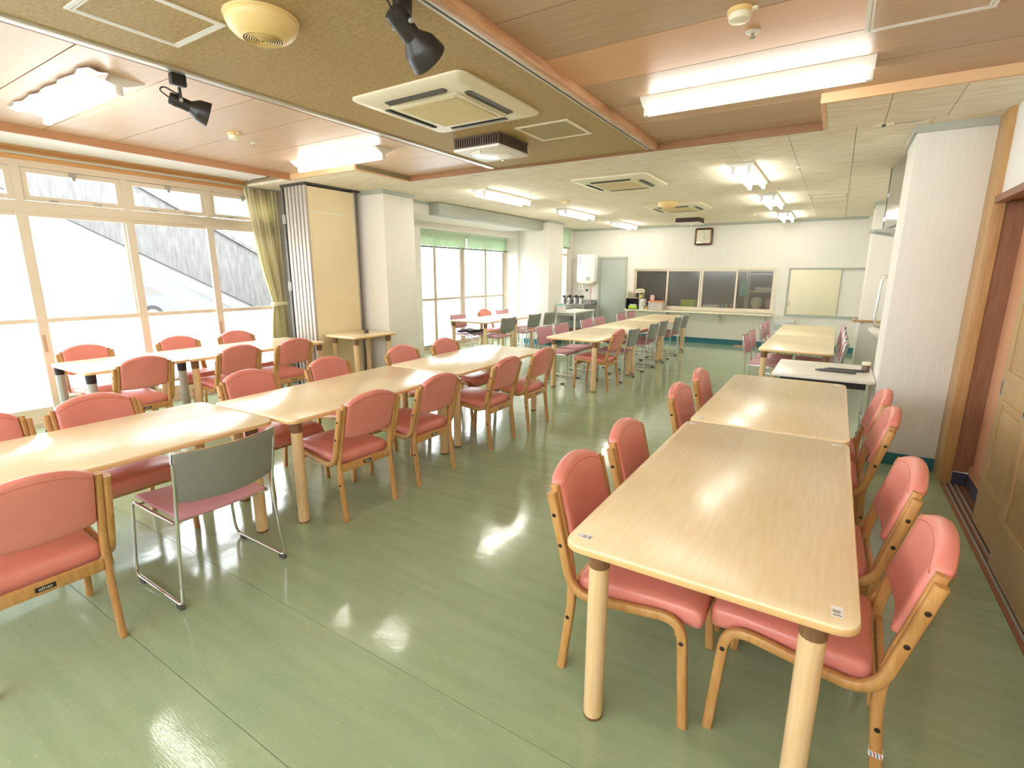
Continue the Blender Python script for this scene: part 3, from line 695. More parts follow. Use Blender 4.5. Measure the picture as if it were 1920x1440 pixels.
# striped tape round the rear leg of the nearest door-side chair
tp = MB()
tm_ = MB().box(-0.0185, 0.0185, 0.1960, 0.2245, 0.154, 0.171, M=Matrix.Translation((0.0188, 0, 0)))
tpo = put('tape', tm_, M['sticker'], striped); tpo['label'] = 'white tape with red and blue slanting stripes'
for k in range(4):
    x = 0.001+0.0085*k
    b = MB(); b.raw([(x, 0.2248, 0.155), (x+0.004, 0.2248, 0.155), (x+0.009, 0.2248, 0.170), (x+0.005, 0.2248, 0.170), (x, 0.2243, 0.155), (x+0.004, 0.2243, 0.155), (x+0.009, 0.2243, 0.170), (x+0.005, 0.2243, 0.170)],
        [(0, 1, 2, 3), (7, 6, 5, 4), (0, 4, 5, 1), (1, 5, 6, 2), (2, 6, 7, 3), (3, 7, 4, 0)])
    put('stripe', b, flatm('tape_red', (196, 60, 60)) if k % 2 == 0 else flatm('tape_blue', (70, 110, 140)), tpo)
# long middle row, aisle side
G = 'coral chairs along the long middle row'
for i, (y, j, l) in enumerate(((0.53, -0.03, 'coral padded chair at the left edge, left of the grey-backed metal chair'),
        (2.22, -0.05, 'coral padded chair on the aisle side, right of the grey-backed metal chair'),
        (2.91, 0.0, "coral padded chair on the aisle side, second right of the grey-backed foreground chair"),
        (3.875, 0.02, "coral padded chair on the aisle side of the long row, second from far end"),
        (4.57, 0.02, 'coral padded chair on the aisle side at the far end of the long row'))):
    wchair(-2.545, y, '-', l, G, j)
for i, (y, l) in enumerate(((0.64, "coral padded chair cut by the left edge, window side of the long row"), (1.19, "coral padded chair on the long row's window side, beside the one cut off left"),
        (2.18, "coral padded chair on the long row's window side, third from the left"), (2.93, "coral padded chair on the long row's window side, fourth from the left"),
        (3.87, "coral padded chair on the long row's window side, second from far end"), (4.58, "coral padded chair on the long row's window side, at its far end"))):
    wchair(-3.80 if i < 2 else -3.775, y, '+', l, G, 0.02)
mchair(-2.50, 1.25, '-', 'grey-backed chrome stacking chair with pink seat at left foreground', 'grey and pink stacking chairs', -0.01)
# window tables
G = 'coral chairs at the window tables'
for i, y in enumerate((2.05, 2.94, 3.60)):
    wchair(-5.33, y, '-', "coral padded chair on the room side of window tables, %s from the left" % ORD[i], G, 0.02)
for i, y in enumerate((2.06, 2.97, 3.68)):
    wchair(-6.60, y, '+', "coral padded chair between window tables and glass, %s from the left" % ORD[i], G, 0.0)
# central far row
wchair(-2.54, 6.73, '-', 'lone coral padded chair at the near corner of the central far row', 'coral chairs among the metal chairs', 0.03)
G = 'grey and pink stacking chairs'
for i, y in enumerate((7.43, 8.43, 9.02, 9.95, 10.55)):
    mchair(-2.55, y, '-', "grey-backed stacking chair, aisle side of central far row, %s beyond the coral chair" % ORD[i], G, random.uniform(-.01, .01))
for i, y in enumerate((6.86, 7.44, 8.45, 9.04, 10.2, 10.80)):
    mchair(-3.70, y, '+', "pink stacking chair, window side of central far row, %s from the near end" % ORD[i], G, random.uniform(-.012, .012))
for i, y in enumerate((7.50, 8.08, 9.30, 9.88)):
    mchair(-0.915, y, '+', "pink stacking chair left of the far-right tables, %s from the near end" % ORD[i], G, random.uniform(-.01, .01))
for i, y in enumerate((7.29, 8.07, 8.92, 9.64)):
    mchair(0.125, y, '-', "pink stacking chair right of the far-right tables, %s from the near end" % ORD[i], G, random.uniform(-.01, .01))
for i, y in enumerate((7.96, 8.94, 9.60)):
    mchair(-5.14, y, '-', 'grey-backed stacking chair at the bay-window tables, %s from the left' % ORD[i], G, random.uniform(-.01, .01))
mchair(-6.27, 7.98, '+', 'pink stacking chair at the bay window holding a dark striped cloth', G)
mchair(-6.27, 9.58, '+', 'pink stacking chair at the bay window, right of the coral chair', G)
wchair(-6.30, 8.93, '+', 'lone coral padded chair at the bay window between two pink chairs', 'coral chairs among the metal chairs')
# striped cloth lying on the seat
cl = thing('striped_cloth', 'dark navy and white striped cloth folded on a pink seat at the bay window', 'cloth', (-6.0, 7.98, 0.476))
put('fold', MB().rbox(0.19, 0.20, 0.018, 0.016, 8, 8, 1, lambda x, y, z: (x, y, z+0.022+0.012*math.sin(x*22+y*9)*math.cos(y*17))), flatm('navy_cloth', (52, 50, 66), 0.9), cl, smooth=60)
for k in range(4):
    put('stripe', MB().rbox(0.14, 0.010, 0.003, 0.0028, 8, 1, 1, lambda x, y, z, k=k: (x+0.02*k, y-0.12+0.07*k, z+0.044+0.012*math.sin(x*22+(y-0.12+0.07*k)*9)*math.cos((y-0.12+0.07*k)*17))), flatm('cloth_white', (214, 208, 204), 0.9), cl, smooth=60)

# ------------------------------------------------------------------ white folding table on the right
ft = thing('folding_table', 'white-topped folding table on chrome legs against the white column', 'table', (-0.02, 5.72, 0))
put('tabletop', slab(MB(), -0.405, 0.405, -0.46, 0.46, 0.672, 0.705, 0.04, 0.010), M['whitetop'], ft)
put('apron', MB().box(-0.33, 0.34, -0.425, -0.405, 0.615, 0.672), M['black'], ft)
put('apron', MB().box(-0.33, 0.34, 0.405, 0.425, 0.615, 0.672), M['black'], ft)
for sx in (-0.37, 0.37):
    for sy in (-0.40, 0.40):
        put('leg', MB().tube([(sx, sy, 0.672), (sx+0.01*(1 if sx > 0 else -1), sy, 0.012)], 0.013, 10), M['chrome'], ft)
        put('leg_foot', MB().cyl((sx+0.01*(1 if sx > 0 else -1), sy, 0), (sx+0.01*(1 if sx > 0 else -1), sy, 0.02), 0.017, n=10), M['black'], ft)
    put('cross_brace', MB().tube([(sx, -0.40, 0.22), (sx, 0.40, 0.22)], 0.010, 8), M['chrome'], ft)
for i, (x, y, a, L, lab) in enumerate(((0.10, 5.60, -0.10, 0.30, 'dark grey flat bar lying nearer on the white folding table'), (0.17, 5.72, 0.02, 0.30, 'dark grey flat bar lying farther on the white folding table'))):
    c = thing('flat_bar', lab, 'bar', (x, y, 0.705), a, 'dark bars on the folding table')
    put('case_body', MB().box(-L/2, L/2, -0.022, 0.022, 0, 0.020, bev=0.006), flatm('slate_plastic', (74, 70, 74), 0.45), c)
    put('case_tip', MB().box(-L/2-0.03, -L/2, -0.014, 0.014, 0.002, 0.014, bev=0.005), flatm('slate_plastic', (74, 70, 74), 0.45), c)
jr = thing('seasoning_jar', 'small brown jar with cream lid on the right of the folding table', 'jar', (0.325, 5.76, 0.705))
put('jar', MB().lathe([(0.03, 0), (0.034, 0.004), (0.034, 0.06), (0.030, 0.066)], n=18), flatm('brown_jar', (110, 82, 66), 0.35), jr)
put('lid', MB().lathe([(0.034, 0.066), (0.036, 0.070), (0.036, 0.092), (0.033, 0.096)], n=18), M['cream'], jr)

# ------------------------------------------------------------------ folding partition and curtain at the left column
fp = thing('folding_partition', 'beige folding partition stacked against the left column', 'partition', (0, 0, 0))
for k in range(6):
    x1 = -5.85-0.075*k; x0 = x1-0.058
    p_ = put('partition_leaf', MB().box(x0+0.004, x1, 4.36, 5.10, 0.02, 2.69), M['panel'], fp)
    put('edge_profile', MB().box(x0+0.006, x1+0.002, 4.325, 4.36, 0.015, 2.70, bev=0.006), flatm('silver_profile', (186, 178, 166), 0.45, 0.15), p_)
    put('edge_profile', MB().box(x0-0.002, x1+0.002, 5.10, 5.13, 0.015, 2.70, bev=0.006), flatm('silver_profile', (212, 206, 196), 0.38, 0.25), p_)
put('seam_strip', MB().box(-5.851, -5.8485, 4.36, 5.10, 2.375, 2.385), M['white'], fp)
put('end_seal', MB().box(-6.345, -6.305, 4.32, 5.12, 0.01, 2.70), flatm('dark_seal', (96, 92, 86), 0.6), fp)
put('top_track', MB().box(-6.35, -5.83, 4.315, 5.20, 2.702, 2.73), flatm('dark_track', (62, 60, 56), 0.5), fp)
for z in (0.55, 1.42, 2.30):
    put('hinge', MB().box(-6.345, -6.285, 4.312, 4.324, z-0.06, z+0.06, bev=0.002).cyl((-6.315, 4.308, z-0.06), (-6.315, 4.308, z+0.06), 0.008, n=8), M['alu_grey'], fp)

Lc = [(2.74, 4.10), (2.30, 4.17), (1.78, 4.24), (1.30, 4.335), (1.16, 4.36), (0.95, 4.33), (0.73, 4.30), (0.06, 4.27)]
Rc = [(2.74, 4.58), (2.30, 4.585), (1.71, 4.59), (1.30, 4.575), (1.16, 4.565), (0.95, 4.58), (0.70, 4.61), (0.06, 4.64)]
def lerp(T, z):
    for (z0, a), (z1, b) in zip(T, T[1:]):
        if z <= z0 and z >= z1: return a+(b-a)*(z0-z)/(z0-z1)
    return T[-1][1]
cu = thing('curtain', 'pale green pleated curtain tied back beside the folding partition', 'curtain', (0, 0, 0))
nu, nv = 110, 46
def curtain(parent, name, za, zb, n):
    vs = []; fs = []
    for th in (0, 0.003):
        for i in range(n+1):
            z = za+(zb-za)*i/n; a, b = lerp(Lc, z), lerp(Rc, z)
            tight = 1-min(1, abs(z-1.17)/0.35); amp = 0.030*(1-0.55*tight)
            for k in range(nu+1):
                u = k/nu; y = a+(b-a)*u
                x = -6.84+amp*math.sin(u*2*PI*11+0.5*math.sin(z*3+u*5))+0.012*math.sin(u*17+z*2)+0.02*tight
                vs.append((x+th, y+0.006*math.sin(u*2*PI*22), z))
    m_ = (n+1)*(nu+1)
    for i in range(n):
        for k in range(nu):
            q = i*(nu+1)+k; fs.append((q, q+1, q+nu+2, q+nu+1)); fs.append((m_+q, m_+q+nu+1, m_+q+nu+2, m_+q+1))
    return put(name, MB().raw(vs, fs), M['green_cloth'], parent, smooth=80)
curtain(cu, 'curtain_drop', 2.715, 1.19, 30)
curtain(cu, 'curtain_skirt', 1.15, 0.06, 20)
put('tie_band', MB().rbox(0.055, 0.115, 0.028, 0.02, 2, 6, 1, lambda x, y, z: (x-6.825, y+4.468, z+1.165+0.25*y*0.3)), M['green_cloth'], cu, smooth=60)
put('curtain_rail', MB().box(-6.85, -6.81, 0.1, 4.62, 2.715, 2.735), M['alu'], cu)

# ------------------------------------------------------------------ ceiling lamps
def long_lamp(x0, x1, yc, label, trough=False):
    r = thing('fluorescent_lamp', label, 'lamp', ((x0+x1)/2, yc, ZW), 0, 'fluorescent lamps in the wooden ceiling')
    L = x1-x0; wd = 0.15 if trough else 0.11
    put('reflector', MB().rings([[Vector((s*L/2, q[0], q[1])) for q in ((-wd, 0), (wd, 0), (wd, -0.006), (0.035, -0.05), (-0.035, -0.05), (-wd, -0.006))] for s in (-1, 1)]), M['lampwhite'], r, smooth=20)
    for s in (-1, 1):
        put('socket', MB().box(s*(L/2-0.02)-0.018, s*(L/2-0.02)+0.018, -0.022, 0.022, -0.102, -0.045, bev=0.005), M['lampwhite'], r)
    put('tube', MB().tube([(-L/2+0.035, 0, -0.082), (L/2-0.035, 0, -0.082)], 0.019, 14), M['tube'], r)
    if trough:
        rows = [[Vector((-L/2-0.10+(L+0.18)*k/14, -wd-0.035+0.012*math.sin(k*2.3), -0.008-0.006*abs(math.sin(k*1.7)))) for k in range(15)],
                [Vector((-L/2-0.07+(L+0.16)*k/14, -wd+0.02, -0.02-0.014*abs(math.sin(k*2.9+1)))) for k in range(15)],
                [Vector((-L/2-0.04+(L+0.13)*k/14, -wd+0.075+0.012*math.sin(k*3.1), -0.030-0.010*math.sin(k*2.1))) for k in range(15)]]
        vs = [p for q in rows for p in q]; fs = [(i*15+k, i*15+k+1, i*15+k+16, i*15+k+15) for i in range(2) for k in range(14)]
        o = put('tape', MB().raw(vs, fs), flatm('crinkled_tape', (226, 214, 212), 0.28), r, smooth=0); o['label'] = 'crinkled silvery tape along the lamp edge'
    return r
long_lamp(-1.29, 0.04, 3.78, 'single-tube ceiling lamp above the near-right tables')
long_lamp(-5.18, -3.86, 3.78, 'single-tube ceiling lamp near the folding partition')
long_lamp(-5.18, -3.92, 1.62, 'ceiling lamp with crinkled tape above the window tables', True)
long_lamp(-1.29, 0.04, 0.9, 'added unseen fill lamp over the camera on the door side')  # lamp added out of view to brighten the near-right tables
for yy, q in ((-0.7, 'just'), (-1.9, 'well')):  # unseen lamps added behind the camera to lift the dark front
    long_lamp(-1.29, 0.04, yy, 'added unseen fill lamp %s behind the camera on the door side' % q)
    long_lamp(-5.18, -3.86, yy, 'added unseen fill lamp %s behind the camera on the window side' % q)
def bare_lamp(x, yc, label):
    r = thing('batten_lamp', label, 'lamp', (x, yc, ZC), 0, 'bare tube lamps in the tiled ceiling')
    L = 1.27
    put('base_plate', MB().box(-0.115, 0.115, -L/2, L/2, -0.035, 0, bev=0.004), M['lampwhite'], r)
    for y in (-L/2+0.02, 0, L/2-0.02):
        for sx in (-0.075, 0.075):
            put('socket', MB().box(sx-0.017, sx+0.017, y-0.018, y+0.018, -0.098, -0.035, bev=0.004), M['lampwhite'], r)
    for sx in (-0.075, 0.075):
        for a, b in ((-L/2+0.038, -0.02), (0.02, L/2-0.038)):
            put('tube', MB().tube([(sx, a, -0.078), (sx, b, -0.078)], 0.0165, 12), M['bare_tube'], r)
for i, y in enumerate((6.52, 9.0, 11.55)): bare_lamp(-4.26, y, 'bare-tube ceiling lamp on the window side, %s from the camera' % ORD[i])
for i, y in enumerate((6.63, 9.0, 11.45)): bare_lamp(-0.98, y, 'bare-tube ceiling lamp on the kitchen-hatch side, %s from the camera' % ORD[i])

# ------------------------------------------------------------------ ceiling machines and fittings
def cassette(x, y, z, label):
    r = thing('air_conditioner', label, 'air conditioner', (x, y, z), 0, 'ceiling cassette air conditioners')
    h = 0.475
    b = MB()
    def ring(q, zz, rr): return [Vector((p[0], p[1], zz)) for p in rrect(-q, q, -q, q, rr, 4)]
    b.rings([ring(h, 0, 0.06), ring(h, -0.012, 0.06), ring(h-0.02, -0.024, 0.055), ring(h-0.10, -0.036, 0.04), ring(h-0.19, -0.040, 0.02)])
    put('fascia_panel', b, M['cream'], r, smooth=30)
    put('grille_frame', MB().box(-0.285, 0.285, -0.285, 0.285, -0.047, -0.039, bev=0.004), M['cream'], r)
    gr = put('intake_grille', MB().box(-0.245, 0.245, -0.245, 0.245, -0.0495, -0.045), M['grille'], r)
    gb = MB()
    for k in range(22): gb.box(-0.24, 0.24, -0.240+0.0225*k, -0.232+0.0225*k, -0.0515, -0.049)
    o = put('grille_bars', gb, flatm('grille_bar', (222, 206, 162), 0.8), gr, smooth=0); o['kind'] = 'stuff'
    for k in range(4):
        a = k*PI/2; T = Matrix.Rotation(a, 4, 'Z')
        sl_ = put('air_outlet', MB().prism(rrect(-0.255, 0.255, 0.318, 0.372, 0.016, 3), -0.041, -0.034, T), M['black'], r)
        put('louvre', MB().box(-0.245, 0.245, -0.022, 0.022, -0.003, 0.003, M=T @ Matrix.Translation((0, 0.348, -0.040)) @ Matrix.Rotation(0.35, 4, 'X')), flatm('louvre_grey', (92, 86, 74), 0.5), sl_)
    return r
cassette(-2.43, 3.02, ZS, 'large cream ceiling air conditioner in the papered strip')
cassette(-2.45, 6.42, ZC, 'cream ceiling air conditioner in the tiles, nearer the camera')
cassette(-2.46, 9.25, ZC, 'cream ceiling air conditioner in the tiles, behind the yellowed dome')
def cleaner(x, y, z, label):
    r = thing('air_cleaner', label, 'air cleaner', (x, y, z), 0, 'brown louvred boxes on the ceiling')
    h = 0.235
    put('housing', MB().box(-h+0.012, h-0.012, -h+0.012, h-0.012, -0.085, 0), flatm('dark_housing', (44, 36, 30), 0.6), r)
    fb = MB()
    for k in range(19):
        q = -h+0.012+k*(2*h-0.024)/18
        fb.box(q-0.006, q+0.006, -h, -h+0.014, -0.08, -0.004).box(q-0.006, q+0.006, h-0.014, h, -0.08, -0.004).box(-h, -h+0.014, q-0.006, q+0.006, -0.08, -0.004).box(h-0.014, h, q-0.006, q+0.006, -0.08, -0.004)
    fb.box(-h-0.002, h+0.002, -h-0.002, h+0.002, -0.014, -0.0005).box(-h-0.001, h+0.001, -h-0.001, h+0.001, -0.088, -0.076)
    o = put('louvre_fins', fb, M['brown_plastic'], r, smooth=0); o['kind'] = 'stuff'
    put('bottom_plate', MB().box(-h-0.004, h+0.004, -h-0.004, h+0.004, -0.112, -0.088, bev=0.006), M['white'], r)
    put('round_cover', MB().lathe([(0.175, -0.111), (0.172, -0.118), (0.15, -0.122), (0.001, -0.124)], n=32), flatm('pale_cover', (236, 232, 224), 0.3), r)
    put('cover_ring', MB().tube([(0.178*math.cos(a), 0.178*math.sin(a), -0.113) for a in [2*PI*k/36 for k in range(36)]], 0.006, 8, closed=True), M['cream'], r)
    for s in (-1, 1): put('cover_clip', MB().box(-0.012, 0.012, s*0.186-0.010, s*0.186+0.010, -0.134, -0.11, bev=0.003), M['cream'], r)
cleaner(-2.735, 3.98, ZS, 'brown louvred box with white base below the papered strip')
cleaner(-2.75, 11.3, ZC, 'brown louvred box far off, above the wall clock')
def dome(x, y, z, label):
    r = thing('ceiling_dome', label, 'speaker', (x, y, z), 0, 'yellowed ceiling domes')
    put('dome_shell', MB().lathe([(0.154, 0), (0.158, -0.012), (0.155, -0.026), (0.144, -0.052), (0.122, -0.074), (0.092, -0.088), (0.088, -0.089)], n=40, cap=False), M['yellowed'], r)
    put('speaker_face', MB().lathe([(0.09, -0.084), (0.001, -0.086)], n=32), M['brown_plastic'], r)
    for k in range(8):
        q = 0.086-0.0105*k
        put('ring', MB().tube([(q*math.cos(a), q*math.sin(a), -0.0895-0.0008*k) for a in [2*PI*j/32 for j in range(32)]], 0.0028, 6, closed=True), M['yellowed'], r)
    put('rim', MB().tube([(0.156*math.cos(a), 0.156*math.sin(a), -0.004) for a in [2*PI*j/40 for j in range(40)]], 0.006, 8, closed=True), M['yellowed'], r)
dome(-2.375, 1.60, ZS, 'large yellowed round ceiling dome with ringed grille near the top edge')
dome(-2.44, 8.55, ZC, 'small-looking yellowed ceiling dome in front of the far air conditioner')
def hatch(x0, x1, y0, y1, z, label, fm, pm__, w_=0.018):
    r = thing('ceiling_hatch', label, 'hatch', ((x0+x1)/2, (y0+y1)/2, z), 0, 'ceiling access hatches'); a, b = (x1-x0)/2, (y1-y0)/2
    put('hatch_frame', MB().box(-a, a, -b, -b+w_, -0.006, 0.0).box(-a, a, b-w_, b, -0.006, 0).box(-a, -a+w_, -b+w_, b-w_, -0.006, 0).box(a-w_, a, -b+w_, b-w_, -0.006, 0), fm, r)
    put('hatch_rim', MB().box(-a+w_+.003, a-w_-.003, -b+w_+.003, -b+w_+.014, -0.005, 0).box(-a+w_+.003, a-w_-.003, b-w_-.014, b-w_-.003, -0.005, 0).box(-a+w_+.003, -a+w_+.014, -b+w_+.014, b-w_-.014, -0.005, 0).box(a-w_-.014, a-w_-.003, -b+w_+.014, b-w_-.014, -0.005, 0), fm, r)
    put('hatch_panel', MB().box(-a+w_+.014, a-w_-.014, -b+w_+.014, b-w_-.014, -0.003, -0.0005), pm__, r)
hatch(-2.34, -1.865, 3.73, 4.20, ZS, 'square access hatch in the papered strip beside the air conditioner', M['cream'], flatm('olive_panel', (168, 150, 96), 0.6))
hatch(-3.03, -2.58, 1.08, 1.55, ZS, 'square white-framed hatch in the papered strip left of the dome', M['white'], M['strip'])
hatch(-0.03, 0.46, 2.86, 3.34, ZW, 'square white-framed hatch in the wooden ceiling at top right', M['white'], M['wood_r'])
hatch(-0.48, -0.02, 8.86, 9.30, ZC, 'square hatch in the ceiling tiles toward the far right', flatm('tile_frame', (204, 194, 160), 0.7), M['tile'], 0.012)
def detector(x, y, z, label):
    r = thing('smoke_detector', label, 'detector', (x, y, z), 0, 'ceiling smoke detectors')
    put('detector_base', MB().lathe([(0.055, 0), (0.055, -0.014), (0.050, -0.018)], n=24), M['yellowed'], r)
    put('detector_head', MB().lathe([(0.047, -0.018), (0.050, -0.022), (0.046, -0.044), (0.036, -0.050), (0.001, -0.052)], n=24), M['cream'], r)
    put('terminal_tab', MB().box(0.04, 0.075, -0.012, 0.012, -0.014, -0.001, bev=0.003), M['cream'], r)
detector(-4.59, 2.73, ZW, 'round cream smoke detector in the left wooden ceiling')
detector(-0.52, 2.77, ZW, 'round cream smoke detector in the right wooden ceiling near the top edge')
detector(-3.79, 7.6, ZC, 'small smoke detector in the tiles between the window-side lamps')
detector(-1.5, 10.9, ZC, 'small smoke detector in the tiles before the far hatch-side lamp')
def sprinkler(x, y, z, label):
    r = thing('sprinkler_head', label, 'sprinkler', (x, y, z), 0, 'sprinkler heads')
    put('escutcheon', MB().lathe([(0.034, 0), (0.036, -0.004), (0.022, -0.007), (0.014, -0.008)], n=20), M['white'], r)
    put('nozzle', MB().lathe([(0.010, -0.006), (0.010, -0.016), (0.006, -0.018), (0.006, -0.026), (0.015, -0.028), (0.015, -0.030)], n=14), M['chrome'], r)
sprinkler(-4.76, 3.01, ZW, 'sprinkler head beside the detector in the left wooden ceiling')
sprinkler(-0.50, 3.03, ZW, 'sprinkler head beside the detector in the right wooden ceiling')
for i, (x, y, l) in enumerate(((-3.77, 6.43, 'sprinkler head in the tiles beside the nearest window-side lamp'), (-0.48, 6.53, 'sprinkler head in the tiles right of the nearest hatch-side lamp'), (-0.49, 8.69, 'sprinkler head in the tiles before the far square hatch'), (-0.80, 7.9, 'sprinkler head in the tiles between two hatch-side lamps'))):
    sprinkler(x, y, ZC, l)

kl_ = thing('batten_lamp', 'added fill lamp on the kitchen ceiling behind the serving window', 'lamp', (-2.4, 13.7, 2.495))  # lamp added to brighten the kitchen behind the frosted glass
put('base_plate', MB().box(-0.6, 0.6, -0.06, 0.06, -0.04, 0), M['lampwhite'], kl_)
put('tube', MB().tube([(-0.57, 0, -0.07), (0.57, 0, -0.07)], 0.016, 10), emission('kitchen_fill_tube', (1.0, 0.95, 0.86), 12.0), kl_)
# ---- track spotlights
def spot(name, base, k, yoke_c, axis, label, kl):
    r = thing(name, label, 'spotlight', base, 0, 'black track spotlights')
    A = Vector(axis).normalized(); c = Vector(yoke_c)
    put('track_adapter', MB().box(-0.020, 0.020, -0.042, 0.042, -0.062, 0, bev=0.006), M['lampblack'], r)
    put('stem', MB().cyl((0, 0, -0.060), (0, 0, -0.085), 0.009, n=10), M['alu_grey'], r)
    side = A.cross(Vector((0, 0, 1))).normalized(); topz = -0.085
    P = [c+side*0.050, c+side*0.050+Vector((0, 0, topz-c.z)), c-side*0.050+Vector((0, 0, topz-c.z)), c-side*0.050]
    yk = MB()
    pts = [tuple(p) for p in fillet([tuple(q) for q in P], 0.014, 4)]
    yk.tube(pts, 0.0075, 8)
    put('yoke', yk, M['lampblack'], r)
    for s in (-1, 1): put('pivot_screw', MB().cyl(c+side*0.046*s, c+side*0.062*s, 0.010, n=12), M['alu_grey'], r)
    b = put('lamp_body', MB().lathe([(r_*k, h_*kl) for r_, h_ in ((0.001, -0.075), (0.030, -0.075), (0.040, -0.070), (0.042, -0.06), (0.042, 0.065))], c, A, 24), M['lampblack'], r)
    for j in range(8):
        a = 2*PI*j/8; u = A.orthogonal().normalized(); v = A.cross(u); d = u*math.cos(a)+v*math.sin(a)
        put('cooling_slot', MB().cyl(c+A*(-0.045*kl)+d*0.0405*k, c+A*(-0.015*kl)+d*0.0405*k, 0.0035, n=6), M['black'], b)
    put('shade', MB().lathe([(r_*k, h_*kl) for r_, h_ in ((0.041, 0.060), (0.046, 0.070), (0.070, 0.105), (0.076, 0.115), (0.088, 0.185), (0.088, 0.190), (0.084, 0.190), (0.070, 0.118), (0.040, 0.08), (0.001, 0.075))], c, A, 32, cap=False), M['lampblack'], r)
    t0 = c-A*0.073*kl
    put('cable', MB().tube([tuple(p) for p in fillet([tuple(t0), tuple(t0-A*0.05+Vector((0, 0, 0.02))), tuple(t0-A*0.02+Vector((0, 0, 0.05))), tuple(c+Vector((0, 0, 0.04)))], [0.02, 0.015], 4)], 0.004, 6), M['black'], r)
spot('track_spotlight', (-3.405, 1.715, ZS-0.012), 0.8, (0, 0, -0.15), (0.34, 0.88, -0.30), 'black track spotlight on the left ceiling rail, aimed right', 0.78)
spot('track_spotlight', (-1.69, 1.80, ZS), 1.0, (0, 0, -0.108), (0.12, 0.92, -0.62), 'black spotlight hanging from the papered strip beside the right ceiling rail', 0.9)

# ------------------------------------------------------------------ far wall: door, water heater, serving window, hatch, clock
d4 = struct(put('door_4', MB().box(-5.195, -4.54, YB-0.03, YB-0.004, 0.005, 1.97, bev=0.003), M['greydoor']), 'grey-green flush door in the far wall')
put('door_frame', MB().box(-5.24, -5.197, YB-0.045, YB, 0, 2.02).box(-4.538, -4.495, YB-0.045, YB, 0, 2.02).box(-5.197, -4.538, YB-0.045, YB, 1.972, 2.02), M['cornice'], d4)
put('hinge', MB().box(-5.205, -5.185, YB-0.05, YB-0.03, 1.55, 1.68), M['alu_grey'], d4)
put('door_knob', MB().lathe([(0.026, 0), (0.026, 0.006), (0.012, 0.01), (0.012, 0.03), (0.026, 0.036), (0.028, 0.05), (0.018, 0.062)], (-4.62, YB-0.03, 0.94), (0, -1, 0), 16), M['chrome'], d4)

wh = thing('water_heater', 'white wall-mounted water heater above the steel counter', 'water heater', (-5.515, YB, 1.40))
put('heater_case', MB().box(-0.245, 0.245, -0.26, -0.001, 0.0, 0.69, bev=0.012), M['white'], wh)
put('heater_tray', MB().box(-0.16, 0.22, -0.30, -0.04, -0.045, -0.002, bev=0.006), M['cream'], wh)
put('info_plate', MB().box(0.03, 0.13, -0.262, -0.259, 0.03, 0.12), flatm('grey_plate', (172, 170, 164), 0.5), wh)
for k in range(3): put('info_plate', MB().box(-0.19, -0.14, -0.262, -0.259, 0.46+0.06*k, 0.49+0.06*k), flatm('grey_plate', (172, 170, 164), 0.5), wh)
for x in (-0.20, -0.11):
    tpp = put('tap', MB().tube([(x, -0.06, -0.02), (x, -0.15, -0.02), (x, -0.17, -0.05), (x, -0.17, -0.20)], 0.010, 8), M['chrome'], wh)
    put('tap_handle', MB().box(x-0.025, x+0.025, -0.16, -0.13, -0.035, -0.005, bev=0.004), M['black'], tpp)
put('outlet_pipe', MB().tube([(0.10, -0.12, -0.04), (0.10, -0.12, -0.20), (0.09, -0.12, -0.52)], 0.012, 8), flatm('copper', (190, 140, 110), 0.35, 0.6), wh)
put('valve', MB().lathe([(0.03, 0), (0.034, 0.01), (0.03, 0.03)], (0.02, -0.16, -0.22), (0, -1, 0), 12), M['black'], wh)

sc = thing('steel_counter', 'stainless steel counter below the water heater, holding vacuum jugs', 'counter', (-5.62, 12.09, 0))
put('counter_top', MB().box(-0.375, 0.36, -0.40, 0.42, 0.81, 0.85, bev=0.004), M['steel'], sc)
put('back_lip', MB().box(-0.375, 0.36, 0.405, 0.42, 0.85, 0.93), M['steel'], sc)
put('lower_shelf', MB().box(-0.36, 0.345, -0.37, 0.40, 0.20, 0.22), M['steel'], sc)
for sx in (-0.34, 0.325):
    for sy in (-0.36, 0.38):
        put('leg', MB().cyl((sx, sy, 0), (sx, sy, 0.81), 0.019, n=10), M['steel'], sc)
put('front_apron', MB().box(-0.34, 0.325, -0.372, -0.362, 0.70, 0.81), M['steel'], sc)
jug = thing('vacuum_jug', '', 'jug')
put('jug_body', MB().lathe([(0.045, 0), (0.052, 0.004), (0.052, 0.11), (0.040, 0.155)], n=18), M['steel'], jug)
put('jug_lid', MB().lathe([(0.041, 0.155), (0.043, 0.16), (0.042, 0.195), (0.030, 0.21)], n=18), M['black'], jug)
put('jug_spout', MB().box(-0.075, -0.035, -0.012, 0.012, 0.165, 0.195, bev=0.004), M['black'], jug)
put('jug_handle', MB().tube([(0.04, 0, 0.185), (0.085, 0, 0.18), (0.085, 0, 0.07), (0.05, 0, 0.05)], 0.009, 8), M['black'], jug)
JL = ['leftmost front', 'second front', 'third front', 'rightmost front', 'left back', 'middle back', 'right back']
for i, (x, y) in enumerate(((-5.90, 11.86), (-5.74, 11.84), (-5.58, 11.86), (-5.42, 11.85), (-5.84, 12.06), (-5.66, 12.07), (-5.50, 12.06))):
    o = jug if i == 0 else copy_tree(jug); o.location = (x, y, 0.85); o.rotation_euler = (0, 0, random.uniform(-2.4, -0.6))
    tag(o, 'steel vacuum jug with black top on the steel counter, %s' % JL[i], 'jug', 'vacuum jugs on the steel counter')
cr = thing('storage_crate', 'grey plastic crate on the lower shelf of the steel counter', 'crate', (-5.62, 11.95, 0.2215))
